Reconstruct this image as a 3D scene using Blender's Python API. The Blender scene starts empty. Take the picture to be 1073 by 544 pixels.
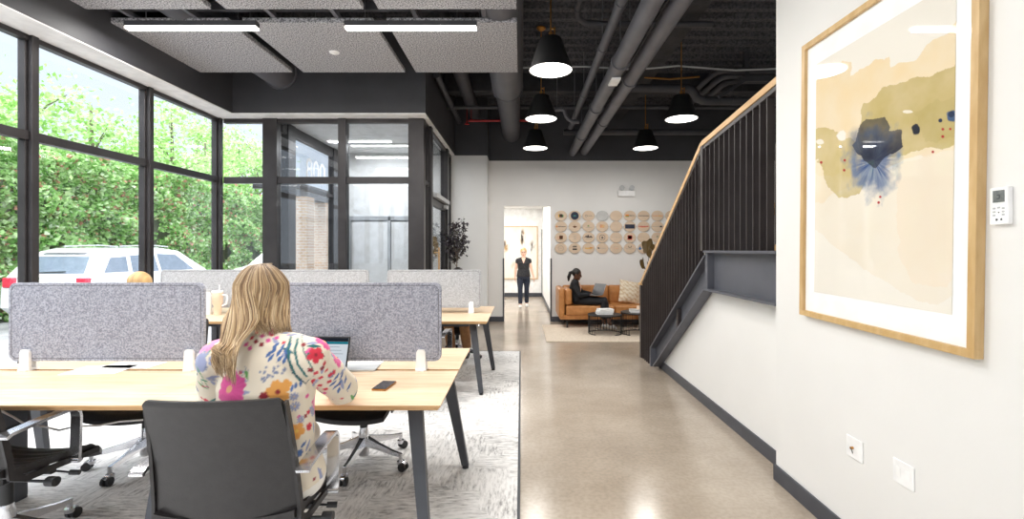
import bpy, bmesh, math, random
import numpy as np
from mathutils import Vector, Matrix, noise
from mathutils.bvhtree import BVHTree
PI = math.pi
random.seed(7); rng = np.random.default_rng(7)
sc = bpy.context.scene
COL = sc.collection
V = Vector
F0, CX, CY, H = 495.0, 546.0, 262.0, 1.46      # focal length in px, vanishing point, eye height

def P(px, py, Y):                      # a measured pixel at depth Y -> world point
    return V(((px-CX)*Y/F0, Y, H-(py-CY)*Y/F0))

# ------------------------------------------------------------------ colour / materials
def lin(c):
    out = []
    for v in c[:3]:
        v = v/255.0
        out.append(v/12.92 if v <= 0.04045 else ((v+0.055)/1.055)**2.4)
    return tuple(out)
def lin4(c): return (*lin(c), 1)

def newmat(name):
    m = bpy.data.materials.new(name); m.use_nodes = True
    nt = m.node_tree; nt.nodes.clear()
    out = nt.nodes.new('ShaderNodeOutputMaterial')
    b = nt.nodes.new('ShaderNodeBsdfPrincipled')
    nt.links.new(b.outputs[0], out.inputs[0])
    return m, nt, b, out

def N(nt, t, **kw):
    n = nt.nodes.new(t)
    for k, v in kw.items(): setattr(n, k, v)
    return n

def mat(name, c, rough=.5, metal=0, c2=None, scale=8, stretch=(1,1,1), detail=4, lo=.35, hi=.65,
        bump=0, bscale=None, coat=0, emit=None, estr=0, spec=.5, sheen=0):
    m, nt, b, out = newmat(name)
    b.inputs['Roughness'].default_value = rough
    b.inputs['Metallic'].default_value = metal
    b.inputs['Specular IOR Level'].default_value = spec
    b.inputs['Coat Weight'].default_value = coat
    b.inputs['Coat Roughness'].default_value = .08
    if sheen: b.inputs['Sheen Weight'].default_value = sheen
    b.inputs['Base Color'].default_value = lin4(c)
    tc = N(nt, 'ShaderNodeTexCoord'); mp = N(nt, 'ShaderNodeMapping')
    mp.inputs['Scale'].default_value = stretch
    nt.links.new(tc.outputs['Object'], mp.inputs[0])
    if c2 is None: c2 = tuple(min(255, v*1.06+2) for v in c)
    nz = N(nt, 'ShaderNodeTexNoise'); nz.inputs['Scale'].default_value = scale; nz.inputs['Detail'].default_value = detail
    nt.links.new(mp.outputs[0], nz.inputs['Vector'])
    cr = N(nt, 'ShaderNodeValToRGB')
    cr.color_ramp.elements[0].position = lo; cr.color_ramp.elements[1].position = hi
    cr.color_ramp.elements[0].color = lin4(c); cr.color_ramp.elements[1].color = lin4(c2)
    nt.links.new(nz.outputs[0], cr.inputs[0]); nt.links.new(cr.outputs[0], b.inputs['Base Color'])
    if bump:
        bz = N(nt, 'ShaderNodeTexNoise'); bz.inputs['Scale'].default_value = bscale or scale*4; bz.inputs['Detail'].default_value = 3
        nt.links.new(mp.outputs[0], bz.inputs['Vector'])
        bn = N(nt, 'ShaderNodeBump'); bn.inputs['Strength'].default_value = bump; bn.inputs['Distance'].default_value = .01
        nt.links.new(bz.outputs[0], bn.inputs['Height']); nt.links.new(bn.outputs[0], b.inputs['Normal'])
    if emit:
        b.inputs['Emission Color'].default_value = lin4(emit); b.inputs['Emission Strength'].default_value = estr
    return m

def vcmat(name, rough=.6, coat=0, sheen=0, spec=.5, bump=0, bscale=200, croughness=.03, trans=0):
    m, nt, b, out = newmat(name)
    at = N(nt, 'ShaderNodeAttribute', attribute_name='Col')
    nt.links.new(at.outputs['Color'], b.inputs['Base Color'])
    b.inputs['Roughness'].default_value = rough; b.inputs['Coat Weight'].default_value = coat
    b.inputs['Coat Roughness'].default_value = croughness
    b.inputs['Sheen Weight'].default_value = sheen; b.inputs['Specular IOR Level'].default_value = spec
    if bump:
        tc = N(nt, 'ShaderNodeTexCoord'); bz = N(nt, 'ShaderNodeTexNoise'); bz.inputs['Scale'].default_value = bscale
        nt.links.new(tc.outputs['Object'], bz.inputs['Vector'])
        bn = N(nt, 'ShaderNodeBump'); bn.inputs['Strength'].default_value = bump; bn.inputs['Distance'].default_value = .01
        nt.links.new(bz.outputs[0], bn.inputs['Height']); nt.links.new(bn.outputs[0], b.inputs['Normal'])
    if trans:
        tr = N(nt, 'ShaderNodeBsdfTranslucent'); mx = N(nt, 'ShaderNodeMixShader'); mx.inputs[0].default_value = trans
        nt.links.new(at.outputs['Color'], tr.inputs[0])
        nt.links.new(b.outputs[0], mx.inputs[1]); nt.links.new(tr.outputs[0], mx.inputs[2]); nt.links.new(mx.outputs[0], out.inputs[0])
    return m

def glassmat(name, tint=(250,252,255), ior=1.5, boost=1.0):
    m = bpy.data.materials.new(name); m.use_nodes = True
    nt = m.node_tree; nt.nodes.clear()
    out = N(nt, 'ShaderNodeOutputMaterial'); tr = N(nt, 'ShaderNodeBsdfTransparent'); gl = N(nt, 'ShaderNodeBsdfGlossy')
    gl.inputs['Roughness'].default_value = 0.0; tr.inputs[0].default_value = lin4(tint)
    ge = N(nt, 'ShaderNodeNewGeometry'); dt = N(nt, 'ShaderNodeVectorMath', operation='DOT_PRODUCT')
    nt.links.new(ge.outputs['Incoming'], dt.inputs[0]); nt.links.new(ge.outputs['Normal'], dt.inputs[1])
    ab = N(nt, 'ShaderNodeMath', operation='ABSOLUTE'); nt.links.new(dt.outputs['Value'], ab.inputs[0])
    om = N(nt, 'ShaderNodeMath', operation='SUBTRACT'); om.inputs[0].default_value = 1; nt.links.new(ab.outputs[0], om.inputs[1])
    pw = N(nt, 'ShaderNodeMath', operation='POWER'); pw.inputs[1].default_value = 5; nt.links.new(om.outputs[0], pw.inputs[0])
    f0 = ((ior-1)/(ior+1))**2*boost
    mu = N(nt, 'ShaderNodeMath', operation='MULTIPLY_ADD'); mu.inputs[1].default_value = 1-f0; mu.inputs[2].default_value = f0; mu.use_clamp = True
    nt.links.new(pw.outputs[0], mu.inputs[0])
    mx = N(nt, 'ShaderNodeMixShader')
    nt.links.new(mu.outputs[0], mx.inputs[0]); nt.links.new(tr.outputs[0], mx.inputs[1]); nt.links.new(gl.outputs[0], mx.inputs[2])
    nt.links.new(mx.outputs[0], out.inputs[0])
    return m

def emat(name, c, s):
    m = bpy.data.materials.new(name); m.use_nodes = True
    nt = m.node_tree; nt.nodes.clear()
    out = N(nt, 'ShaderNodeOutputMaterial'); e = N(nt, 'ShaderNodeEmission')
    e.inputs[0].default_value = lin4(c); e.inputs[1].default_value = s
    nt.links.new(e.outputs[0], out.inputs[0]); return m

M = {}
M['white_wall'] = mat('white_wall_paint', (232,231,229), .6, c2=(236,235,233), scale=1.5, bump=.03, bscale=60)
M['dark_paint'] = mat('dark_bulkhead_paint', (62,62,66), .55, c2=(70,70,74), scale=2)
M['black_paint'] = mat('black_ceiling_paint', (38,38,42), .7, c2=(56,56,60), scale=5, bump=.6, bscale=30)
M['deck'] = mat('sprayed_deck', (58,58,62), .9, c2=(92,92,97), scale=30, bump=.5, bscale=110)
M['duct'] = mat('painted_duct', (84,84,90), .5, c2=(92,92,98), scale=3)
M['pipe'] = mat('painted_pipe', (96,96,103), .45, c2=(106,106,112), scale=5)
M['dark_pipe'] = mat('dark_painted_pipe', (60,60,65), .55, c2=(68,68,73), scale=5)
M['red_pipe'] = mat('red_pipe_paint', (170,34,36), .5)
M['frame'] = mat('bronze_window_frame', (50,47,48), .38, c2=(60,57,58), scale=4, metal=.3)
M['soffit'] = mat('soffit_white', (226,226,226), .7)
M['base'] = mat('charcoal_baseboard', (66,68,75), .45)
M['felt'] = mat('acoustic_felt', (96,96,101), .95, c2=(200,200,204), scale=80, detail=8, lo=.38, hi=.62, bump=.12, bscale=120)
M['felt_edge'] = mat('felt_edge_dark', (70,70,74), .95, c2=(98,98,102), scale=120)
M['screen_felt'] = mat('screen_felt', (122,125,138), .95, c2=(182,185,198), scale=115, detail=5, lo=.32, hi=.66, bump=.25, bscale=260)
M['screen_light'] = mat('screen_felt_light', (150,152,156), .95, c2=(196,198,202), scale=120, detail=5, lo=.32, hi=.66, bump=.25, bscale=260)
M['white_plastic'] = mat('white_plastic', (238,238,238), .35)
M['grey_plastic'] = mat('grey_plastic', (180,182,184), .4)
M['oak'] = mat('oak_laminate', (214,184,150), .42, c2=(232,210,182), scale=5, stretch=(.8,9,9), detail=7, lo=.3, hi=.7, spec=.4)
M['oak_edge'] = mat('oak_edge', (200,156,104), .45, c2=(216,174,124), scale=6, stretch=(1,8,8))
M['oak_frame'] = mat('oak_picture_frame', (196,160,106), .42, c2=(212,180,130), scale=5, stretch=(5,5,1.2), detail=6)
M['handrail'] = mat('oak_handrail', (206,164,112), .4, c2=(222,184,134), scale=5, stretch=(6,1,6), detail=6)
M['steel_dark'] = mat('charcoal_steel', (66,68,74), .42, c2=(72,74,80), scale=5, metal=.1)
M['stair_steel'] = mat('stair_steel', (84,86,94), .45, c2=(92,94,102), scale=3)
M['baluster'] = mat('dark_bronze_steel', (50,44,44), .4, c2=(58,52,52), scale=5)
M['brass'] = mat('brass', (186,134,70), .3, metal=.9)
M['chrome'] = mat('polished_aluminium', (205,205,208), .18, metal=1)
M['black_plastic'] = mat('black_plastic', (26,26,28), .4)
M['leather_black'] = mat('black_leather', (32,29,29), .36, c2=(38,35,35), scale=30, bump=.12, bscale=260)
M['leather_tan'] = mat('tan_leather', (170,110,56), .42, c2=(198,138,82), scale=7, bump=.12, bscale=80)
M['shade_black'] = mat('pendant_black', (18,18,19), .5)
M['lamp_glow'] = emat('pendant_diffuser_glow', (255,250,242), 5)
M['bar_glow'] = emat('led_bar_glow', (255,250,240), 9)
M['cream_rug'] = mat('cream_rug', (212,196,176), .95, c2=(228,214,196), scale=40, bump=.5, bscale=200)
M['rug_edge'] = mat('rug_binding', (78,80,84), .8)
M['black_metal'] = mat('black_metal', (28,28,30), .45)
M['paper'] = mat('paper', (244,244,242), .7)
M['book_grey'] = mat('book_cover_grey', (190,190,188), .6)
M['glass'] = glassmat('window_glass')
M['glass_v'] = glassmat('vestibule_glass', tint=(238,241,244), ior=1.6, boost=1.7)
M['hall_white'] = mat('hall_white', (240,240,238), .6)
M['phone_glass'] = mat('phone_glass', (14,15,18), .12, coat=.5)
M['laptop_metal'] = mat('laptop_aluminium', (150,152,156), .3, metal=.8)
M['laptop_black'] = mat('laptop_black', (22,22,24), .4)
M['ui_white'] = emat('ui_white', (222,230,238), .75)
M['ui_dark'] = emat('ui_dark', (34,40,48), .8)
M['ui_teal'] = emat('ui_teal', (26,122,140), .8)
M['ui_grey'] = emat('ui_grey', (150,160,172), .8)
M['beige'] = mat('beige_steel_tumbler', (226,200,176), .4)
M['cable_white'] = mat('white_cable', (225,225,225), .4)
M['disc_wood'] = mat('birch_plywood', (214,190,164), .55, c2=(222,200,176), scale=5, stretch=(1,1,8))
M['asphalt'] = mat('parking_asphalt', (150,150,150), .9, c2=(170,170,170), scale=3, bump=.3)
M['car_white'] = mat('white_car_paint', (236,237,240), .25, coat=.6)
M['car_glass'] = mat('car_glass', (120,132,146), .06, coat=.5)
M['tyre'] = mat('tyre_rubber', (26,26,28), .8)
M['tail'] = mat('tail_lamp_red', (214,40,70), .25, coat=.4)
M['bark'] = mat('grey_bark', (112,100,88), .9, c2=(136,124,112), scale=20, bump=.6)
M['stone_wall'] = mat('garden_wall', (120,124,104), .9, c2=(150,150,132), scale=4)
M['skin_fair'] = mat('fair_skin', (222,176,152), .5, c2=(228,184,160), scale=10)
M['skin_dark'] = mat('brown_skin', (98,62,44), .45, c2=(108,70,50), scale=10)
M['jeans'] = mat('navy_jeans', (30,36,52), .85, c2=(38,46,64), scale=60)
M['black_cloth'] = mat('black_cloth', (24,24,28), .85, c2=(30,30,34), scale=50)
M['print_cloth'] = mat('black_printed_blouse', (26,26,30), .8, c2=(62,60,62), scale=60, lo=.5, hi=.7)
M['brown_cloth'] = mat('brown_trousers', (140,98,62), .85, c2=(154,112,74), scale=40)
M['white_cloth'] = mat('white_trousers', (232,228,220), .85, c2=(240,236,230), scale=12, bump=.15, bscale=30)
M['pink_cloth'] = mat('salmon_top', (212,164,136), .8)
M['shoe_white'] = mat('white_shoe', (226,224,220), .6)
M['shoe_black'] = mat('black_shoe', (24,24,26), .4)
M['eye'] = mat('dark_eye', (40,28,24), .2)
M['lips'] = mat('lips', (168,90,84), .5)
M['hair_dark'] = mat('dark_hair', (22,17,16), .45, c2=(34,26,24), scale=40)
M['vc_hair'] = vcmat('blonde_hair_strands', .42)
M['vc_cloth'] = vcmat('floral_cotton', .8, sheen=.15)
M['vc_art'] = vcmat('watercolour_behind_glass', .8, coat=1.0, spec=.1, croughness=.01)
M['vc_paint'] = vcmat('hall_canvas', .8)
M['vc_leaf'] = vcmat('leaves', .6, trans=.35, spec=.3)
M['vc_sofa_pillow'] = vcmat('woven_pillow', .9)
M['mat_board'] = mat('white_mat_board', (246,246,246), .8, coat=1.0)
M['clay'] = mat('white_ceramic', (232,232,230), .35)
M['lcd'] = mat('lcd_grey', (112,116,116), .25, c2=(128,132,132), scale=60)

# wood planks, brick, rug, concrete: dedicated node trees
def brickmat():
    m, nt, b, out = newmat('tan_brick')
    tc = N(nt,'ShaderNodeTexCoord'); mp = N(nt,'ShaderNodeMapping'); mp.inputs['Rotation'].default_value = (PI/2,0,0)
    br = N(nt,'ShaderNodeTexBrick'); br.inputs['Scale'].default_value = 4.2
    br.inputs['Color1'].default_value = lin4((214,176,142)); br.inputs['Color2'].default_value = lin4((228,198,168)); br.inputs['Mortar'].default_value = lin4((232,226,214))
    br.inputs['Mortar Size'].default_value = .03
    nt.links.new(tc.outputs['Object'], mp.inputs[0]); nt.links.new(mp.outputs[0], br.inputs[0]); nt.links.new(br.outputs[0], b.inputs['Base Color'])
    b.inputs['Roughness'].default_value = .9
    return m
M['brick'] = brickmat()

def concretemat():
    m, nt, b, out = newmat('polished_concrete')
    tc = N(nt,'ShaderNodeTexCoord')
    n1 = N(nt,'ShaderNodeTexNoise'); n1.inputs['Scale'].default_value = 1.1; n1.inputs['Detail'].default_value = 9; n1.inputs['Roughness'].default_value=.62
    n2 = N(nt,'ShaderNodeTexNoise'); n2.inputs['Scale'].default_value = 38; n2.inputs['Detail'].default_value = 4
    nt.links.new(tc.outputs['Object'], n1.inputs['Vector']); nt.links.new(tc.outputs['Object'], n2.inputs['Vector'])
    cr = N(nt,'ShaderNodeValToRGB'); e = cr.color_ramp.elements
    e[0].position=.3; e[0].color=lin4((156,142,126)); e[1].position=.72; e[1].color=lin4((190,177,161))
    nt.links.new(n1.outputs[0], cr.inputs[0])
    c2 = N(nt,'ShaderNodeValToRGB'); e2=c2.color_ramp.elements
    e2[0].position=.35; e2[0].color=(.84,.84,.84,1); e2[1].position=.6; e2[1].color=(1,1,1,1)
    nt.links.new(n2.outputs[0], c2.inputs[0])
    mx = N(nt,'ShaderNodeMix', data_type='RGBA', blend_type='MULTIPLY'); mx.inputs[0].default_value = .8
    nt.links.new(cr.outputs[0], mx.inputs[6]); nt.links.new(c2.outputs[0], mx.inputs[7]); nt.links.new(mx.outputs[2], b.inputs['Base Color'])
    rr = N(nt,'ShaderNodeMapRange'); rr.inputs['To Min'].default_value=.1; rr.inputs['To Max'].default_value=.28
    nt.links.new(n1.outputs[0], rr.inputs[0]); nt.links.new(rr.outputs[0], b.inputs['Roughness'])
    b.inputs['Specular IOR Level'].default_value = .7
    bn = N(nt,'ShaderNodeBump'); bn.inputs['Strength'].default_value=.04; bn.inputs['Distance'].default_value=.01
    nt.links.new(n1.outputs[0], bn.inputs['Height']); nt.links.new(bn.outputs[0], b.inputs['Normal'])
    return m
M['concrete'] = concretemat()

def rugmat():
    m, nt, b, out = newmat('distressed_carpet')
    tc = N(nt,'ShaderNodeTexCoord'); L = nt.links
    def streak(sx, sy, off):
        mp = N(nt,'ShaderNodeMapping'); mp.inputs['Scale'].default_value=(sx,sy,1); mp.inputs['Location'].default_value=(off,off,0)
        L.new(tc.outputs['Object'], mp.inputs[0])
        nz = N(nt,'ShaderNodeTexNoise'); nz.inputs['Scale'].default_value=1; nz.inputs['Detail'].default_value=5; nz.inputs['Roughness'].default_value=.7
        L.new(mp.outputs[0], nz.inputs['Vector']); return nz
    a = streak(10, 48, 0); c = streak(48, 10, 7.3)
    vo = N(nt,'ShaderNodeTexVoronoi', distance='CHEBYCHEV'); vo.inputs['Scale'].default_value=5
    L.new(tc.outputs['Object'], vo.inputs['Vector'])
    sep = N(nt,'ShaderNodeSeparateColor'); L.new(vo.outputs['Color'], sep.inputs[0])
    gt = N(nt,'ShaderNodeMath', operation='GREATER_THAN'); gt.inputs[1].default_value=.5; L.new(sep.outputs[0], gt.inputs[0])
    mx = N(nt,'ShaderNodeMix', data_type='FLOAT'); L.new(gt.outputs[0], mx.inputs[0]); L.new(a.outputs[0], mx.inputs[2]); L.new(c.outputs[0], mx.inputs[3])
    big = N(nt,'ShaderNodeTexNoise'); big.inputs['Scale'].default_value=1.6; big.inputs['Detail'].default_value=3; L.new(tc.outputs['Object'], big.inputs['Vector'])
    ad = N(nt,'ShaderNodeMath', operation='MULTIPLY_ADD'); ad.inputs[1].default_value=.45; L.new(big.outputs[0], ad.inputs[0]); L.new(mx.outputs[0], ad.inputs[2])
    cr = N(nt,'ShaderNodeValToRGB'); e=cr.color_ramp.elements
    e[0].position=.54; e[0].color=lin4((150,149,149)); e[1].position=.80; e[1].color=lin4((238,237,236))
    k = e.new(.66); k.color=lin4((212,211,210))
    L.new(ad.outputs[0], cr.inputs[0]); L.new(cr.outputs[0], b.inputs['Base Color'])
    b.inputs['Roughness'].default_value=.95
    bn = N(nt,'ShaderNodeBump'); bn.inputs['Strength'].default_value=.4; bn.inputs['Distance'].default_value=.01
    L.new(ad.outputs[0], bn.inputs['Height']); L.new(bn.outputs[0], b.inputs['Normal'])
    return m
M['carpet'] = rugmat()

# ------------------------------------------------------------------ mesh helpers
class MB:
    def __init__(s): s.bm = bmesh.new(); s.mi = 0
    def box(s, lo, hi, bev=0, rot=None, piv=None, seg=1):
        lo, hi = V(lo), V(hi); c = (lo+hi)/2; d = hi-lo
        r = bmesh.ops.create_cube(s.bm, size=1); vs = r['verts']
        bmesh.ops.scale(s.bm, vec=d, verts=vs); 
        if bev:
            es = list({e for v in vs for e in v.link_edges})
            q = bmesh.ops.bevel(s.bm, geom=es, offset=bev, segments=seg, affect='EDGES', profile=.6)
            vs = list({v for f in q['faces'] for v in f.verts} | {v for v in vs if v.is_valid})
        bmesh.ops.translate(s.bm, vec=c, verts=vs)
        if rot is not None: bmesh.ops.rotate(s.bm, cent=V(piv) if piv is not None else c, matrix=rot, verts=vs)
        for f in {f for v in vs for f in v.link_faces}: f.material_index = s.mi
        return vs
    def loft(s, rings, cap=True):
        R = [[s.bm.verts.new(p) for p in r] for r in rings]; n = len(R[0])
        for a, b in zip(R, R[1:]):
            for i in range(n):
                f = s.bm.faces.new((a[i], a[(i+1)%n], b[(i+1)%n], b[i])); f.material_index = s.mi
        if cap:
            f = s.bm.faces.new(R[0][::-1]); f.material_index = s.mi
            f = s.bm.faces.new(R[-1]); f.material_index = s.mi
        return [v for r in R for v in r]
    def tube(s, pts, r, seg=10, side=None, flat=1.0, cap=True):
        pts = [V(p) for p in pts]; n = len(pts)
        rr = r if isinstance(r, (list, tuple)) else [r]*n
        fl = flat if isinstance(flat, (list, tuple)) else [flat]*n
        rings = []; ref = V(side) if side is not None else None
        for i, p in enumerate(pts):
            t = (pts[min(i+1,n-1)]-pts[max(i-1,0)]).normalized()
            if ref is None:
                ref = t.cross(V((0,0,1)));
                if ref.length < .1: ref = V((1,0,0))
            u = (ref - t*ref.dot(t))
            if u.length < 1e-4: u = t.orthogonal()
            u.normalize(); w = t.cross(u)
            if side is None: ref = u
            rings.append([p + u*math.cos(2*PI*k/seg)*rr[i] + w*math.sin(2*PI*k/seg)*rr[i]*fl[i] for k in range(seg)])
        return s.loft(rings, cap)
    def strap(s, pts, w, th, side):                # flat band swept along pts, width along side
        pts = [V(p) for p in pts]; n = len(pts); side = V(side).normalized(); rings = []
        for i, p in enumerate(pts):
            t = (pts[min(i+1,n-1)]-pts[max(i-1,0)]).normalized(); nn = side.cross(t).normalized()
            a, b = side*w/2, nn*th/2
            rings.append([p-a-b, p+a-b, p+a+b, p-a+b])
        return s.loft(rings)
    def bar(s, a, b, w, h, side=(1,0,0)):
        return s.strap([a, b], w, h, side)
    def lathe(s, prof, c=(0,0,0), seg=24, axis='Z', cap=True):
        rings = []
        for r, z in prof:
            ring = []
            for k in range(seg):
                a = 2*PI*k/seg; x, y = r*math.cos(a), r*math.sin(a)
                p = V((x,y,z)) if axis=='Z' else (V((z,x,y)) if axis=='X' else V((x,z,y)))
                ring.append(V(c)+p)
            rings.append(ring)
        return s.loft(rings, cap)
    def prism(s, poly, d):                          # poly: list of 3D points, extruded by vector d
        a = [s.bm.verts.new(p) for p in poly]; b = [s.bm.verts.new(V(p)+V(d)) for p in poly]; n = len(a)
        fs = [s.bm.faces.new(a[::-1]), s.bm.faces.new(b)]
        for i in range(n): fs.append(s.bm.faces.new((a[i], a[(i+1)%n], b[(i+1)%n], b[i])))
        for f in fs: f.material_index = s.mi
        return a+b
    def ell(s, c, r, seg=16, rot=None):
        q = bmesh.ops.create_uvsphere(s.bm, u_segments=seg, v_segments=max(8, seg*2//3), radius=1); vs = q['verts']
        bmesh.ops.scale(s.bm, vec=V(r) if not isinstance(r,(int,float)) else V((r,r,r)), verts=vs)
        if rot is not None: bmesh.ops.rotate(s.bm, cent=(0,0,0), matrix=rot, verts=vs)
        bmesh.ops.translate(s.bm, vec=V(c), verts=vs)
        for f in {f for v in vs for f in v.link_faces}: f.material_index = s.mi
        return vs
    def build(s, name, m, parent=None, smooth=False, loc=None):
        bmesh.ops.recalc_face_normals(s.bm, faces=s.bm.faces)
        me = bpy.data.meshes.new(name)
        if loc is not None: bmesh.ops.translate(s.bm, vec=-V(loc), verts=s.bm.verts)
        s.bm.to_mesh(me); s.bm.free()
        for mm in (m if isinstance(m,(list,tuple)) else [m]): me.materials.append(mm)
        o = bpy.data.objects.new(name, me); COL.objects.link(o)
        if loc is not None: o.location = loc
        if parent is not None: put(o, parent)
        if smooth: shade(me, smooth)
        return o

def shade(me, ang=40):
    if ang is True: ang = 40
    me.shade_smooth() if hasattr(me,'shade_smooth') else None
    th = math.radians(ang); bm = bmesh.new(); bm.from_mesh(me)
    for f in bm.faces: f.smooth = True
    for e in bm.edges:
        e.smooth = not (len(e.link_faces)==2 and e.calc_face_angle(0) > th)
    bm.to_mesh(me); bm.free()

def put(o, parent):
    """parent keeping world coordinates; parents are only translated / z-rotated"""
    o.parent = parent
    o.matrix_parent_inverse = wm(parent).inverted()
def wm(o):
    m = Matrix.LocRotScale(o.location, o.rotation_euler, o.scale)
    return (wm(o.parent) @ o.matrix_parent_inverse @ m) if o.parent else m

def tag(o, label=None, cat=None, group=None, kind=None):
    if label: o['label'] = label
    if cat: o['category'] = cat
    if group: o['group'] = group
    if kind: o['kind'] = kind
    return o
def thing(name, label, cat, loc=(0,0,0), rotz=0, group=None):
    o = bpy.data.objects.new(name, None); COL.objects.link(o); o.empty_display_size = .1
    o.location = loc; o.rotation_euler = (0,0,rotz)
    return tag(o, label, cat, group)
def part(mb, name, m, root, smooth=False):       # geometry in the root's local space
    o = mb.build(name, m, None, smooth); o.parent = root; return o
def struct(name, mb, m, smooth=False):
    return tag(mb.build(name, m, None, smooth), kind='structure')
def kids(o): return [c for c in bpy.data.objects if c.parent == o]
def copy_tree(o, parent=None):
    c = o.copy(); COL.objects.link(c)
    if parent: c.parent = parent
    for ch in kids(o):
        if ch != c: copy_tree(ch, c)
    return c
def remesh(mb, voxel, smooth=4, name='m'):
    bmesh.ops.recalc_face_normals(mb.bm, faces=mb.bm.faces)
    me = bpy.data.meshes.new(name); mb.bm.to_mesh(me); mb.bm.free()
    o = bpy.data.objects.new('tmp', me); COL.objects.link(o)
    md = o.modifiers.new('r', 'REMESH'); md.mode = 'VOXEL'; md.voxel_size = voxel
    if smooth:
        sm = o.modifiers.new('s', 'SMOOTH'); sm.iterations = smooth; sm.factor = .5
    dg = bpy.context.evaluated_depsgraph_get()
    out = bpy.data.meshes.new_from_object(o.evaluated_get(dg))
    bpy.data.objects.remove(o); bpy.data.meshes.remove(me)
    for p in out.polygons: p.use_smooth = True
    out.name = name
    return out
def meshobj(name, me, m, root=None):
    me.materials.clear(); me.materials.append(m)
    o = bpy.data.objects.new(name, me); COL.objects.link(o)
    if root is not None: put(o, root)
    return o
def setcol(me, cols):
    a = me.color_attributes.new('Col', 'FLOAT_COLOR', 'POINT')
    c = np.ones((len(me.vertices), 4), dtype=np.float32); c[:, :3] = cols
    a.data.foreach_set('color', c.ravel())
def getco(me):
    a = np.empty(len(me.vertices)*3, dtype=np.float32); me.vertices.foreach_get('co', a); return a.reshape(-1,3)
def getno(me):
    a = np.empty(len(me.vertices)*3, dtype=np.float32); me.vertices.foreach_get('normal', a); return a.reshape(-1,3)
def L3(c): return np.array(lin(c))

# value noise in numpy
def vnoise(x, y, seed=0):
    xi = np.floor(x).astype(int); yi = np.floor(y).astype(int); xf = x-xi; yf = y-yi
    def h(a, b):
        n = (a*374761393 + b*668265263 + seed*974634777) & 0x7fffffff
        n = ((n ^ (n >> 13))*1274126177) & 0x7fffffff
        return ((n ^ (n >> 16)) & 0xffff)/65535.0
    u = xf*xf*(3-2*xf); v = yf*yf*(3-2*yf)
    return (h(xi,yi)*(1-u)+h(xi+1,yi)*u)*(1-v)+(h(xi,yi+1)*(1-u)+h(xi+1,yi+1)*u)*v
def fbm(x, y, o=5, seed=0):
    s = 0; a = .5; t = 0
    for i in range(o): s = s+a*vnoise(x*2**i, y*2**i, seed+i); t += a; a *= .5
    return s/t
def inpoly(x, y, poly):
    r = np.zeros(x.shape, bool); n = len(poly)
    for i in range(n):
        x1,y1 = poly[i]; x2,y2 = poly[(i+1)%n]
        c = ((y1>y) != (y2>y)) & (x < (x2-x1)*(y-y1)/((y2-y1) or 1e-9)+x1)
        r ^= c
    return r

# ------------------------------------------------------------------ ROOM SHELL
XW, YW, ZH = -4.24, 6.65, 3.30       # left glass wall, front glass wall, window head
YB, YL, XR = 9.64, 9.20, 5.4         # back wall, its left projecting piece, far right wall
YR = -4.0                            # rear of the room
ZD = 4.40                            # deck
b = MB(); b.box((XW-.1, YR, -.1), (XR, 15.2, 0)); struct('floor', b, M['concrete'])
# ribbed deck
b = MB(); per = .25; y = YR; rings = []
pr = []
while y < YB+.2:
    pr += [(y, ZD), (y+.09, ZD), (y+.125, ZD+.085), (y+.215, ZD+.085)]; y += per
poly = [V((XW-.1, yy, zz)) for yy, zz in pr] + [V((XW-.1, y, ZD+.2)), V((XW-.1, YR, ZD+.2))]
b.prism(poly, (XR-XW+.2, 0, 0)); struct('ceiling', b, M['deck'])
# back wall with doorway
DX0, DX1, DZ = -.35, .605, 2.36
b = MB(); b.box((-.66, YB, 0), (DX0, YB+.16, 3.28)); b.box((DX1, YB, 0), (XR, YB+.16, 3.28)); b.box((DX0, YB, DZ), (DX1, YB+.16, 3.28))
struct('wall_back', b, M['white_wall'])
b = MB(); b.box((-.66, YB-.002, 3.28), (XR, YB+.16, ZD+.2)); struct('wall_back_upper', b, M['dark_paint'])
b = MB(); b.box((-1.39, YL, 0), (-.66, YB+.16, 3.30)); struct('wall_back_left', b, M['white_wall'])
b = MB(); b.box((-1.39, YL-.002, 3.30), (-.655, YB+.16, ZD+.2)); struct('wall_back_left_upper', b, M['dark_paint'])
b = MB(); b.box((XR, YR, 0), (XR+.15, YB+.16, ZD+.2)); struct('wall_far_right', b, M['white_wall'])
# right wall near the camera
b = MB(); b.box((1.62, YR, 0), (1.80, 3.0, ZD+.1)); struct('wall_right', b, M['white_wall'])
# baseboards
b = MB(); b.box((1.607, YR, 0), (1.62, 3.012, .10), .002); b.box((1.607, 3.0, 0), (1.73, 3.012, .10), .002); struct('baseboard_right', b, M['base'])
b = MB(); b.box((1.717, 3.013, 0), (1.73, 5.86, .10), .002); struct('baseboard_stair', b, M['base'])
b = MB(); b.box((-.66, YB-.013, 0), (DX0, YB, .10)); b.box((DX1, YB-.013, 0), (XR, YB, .10)); struct('baseboard_back', b, M['base'])
b = MB(); b.box((-1.30, YL-.013, 0), (-.647, YL, .10)); b.box((-.66, YL, 0), (-.647, YB-.014, .10)); struct('baseboard_back_left', b, M['base'])
# corner guards at the doorway
b = MB(); b.box((DX0-.022, YB-.02, 0), (DX0+.004, YB+.165, 1.29), .002); struct('trim_1', b, M['base'])
b = MB(); b.box((DX1-.004, YB-.02, 0), (DX1+.022, YB+.165, 1.29), .002); struct('trim_2', b, M['base'])
# rear wall behind the camera (open bays without glass, added to let in daylight)
b = MB(); b.box((XW-.1, YR-.1, 3.3), (XR, YR, ZD+.2)); b.box((XW-.1, YR-.1, 0), (XR, YR, .12))
for i in range(7):
    x = XW+i*1.6; b.box((x-.05, YR-.1, .12), (x+.05, YR, 3.3))
struct('wall_rear', b, M['dark_paint'])

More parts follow.
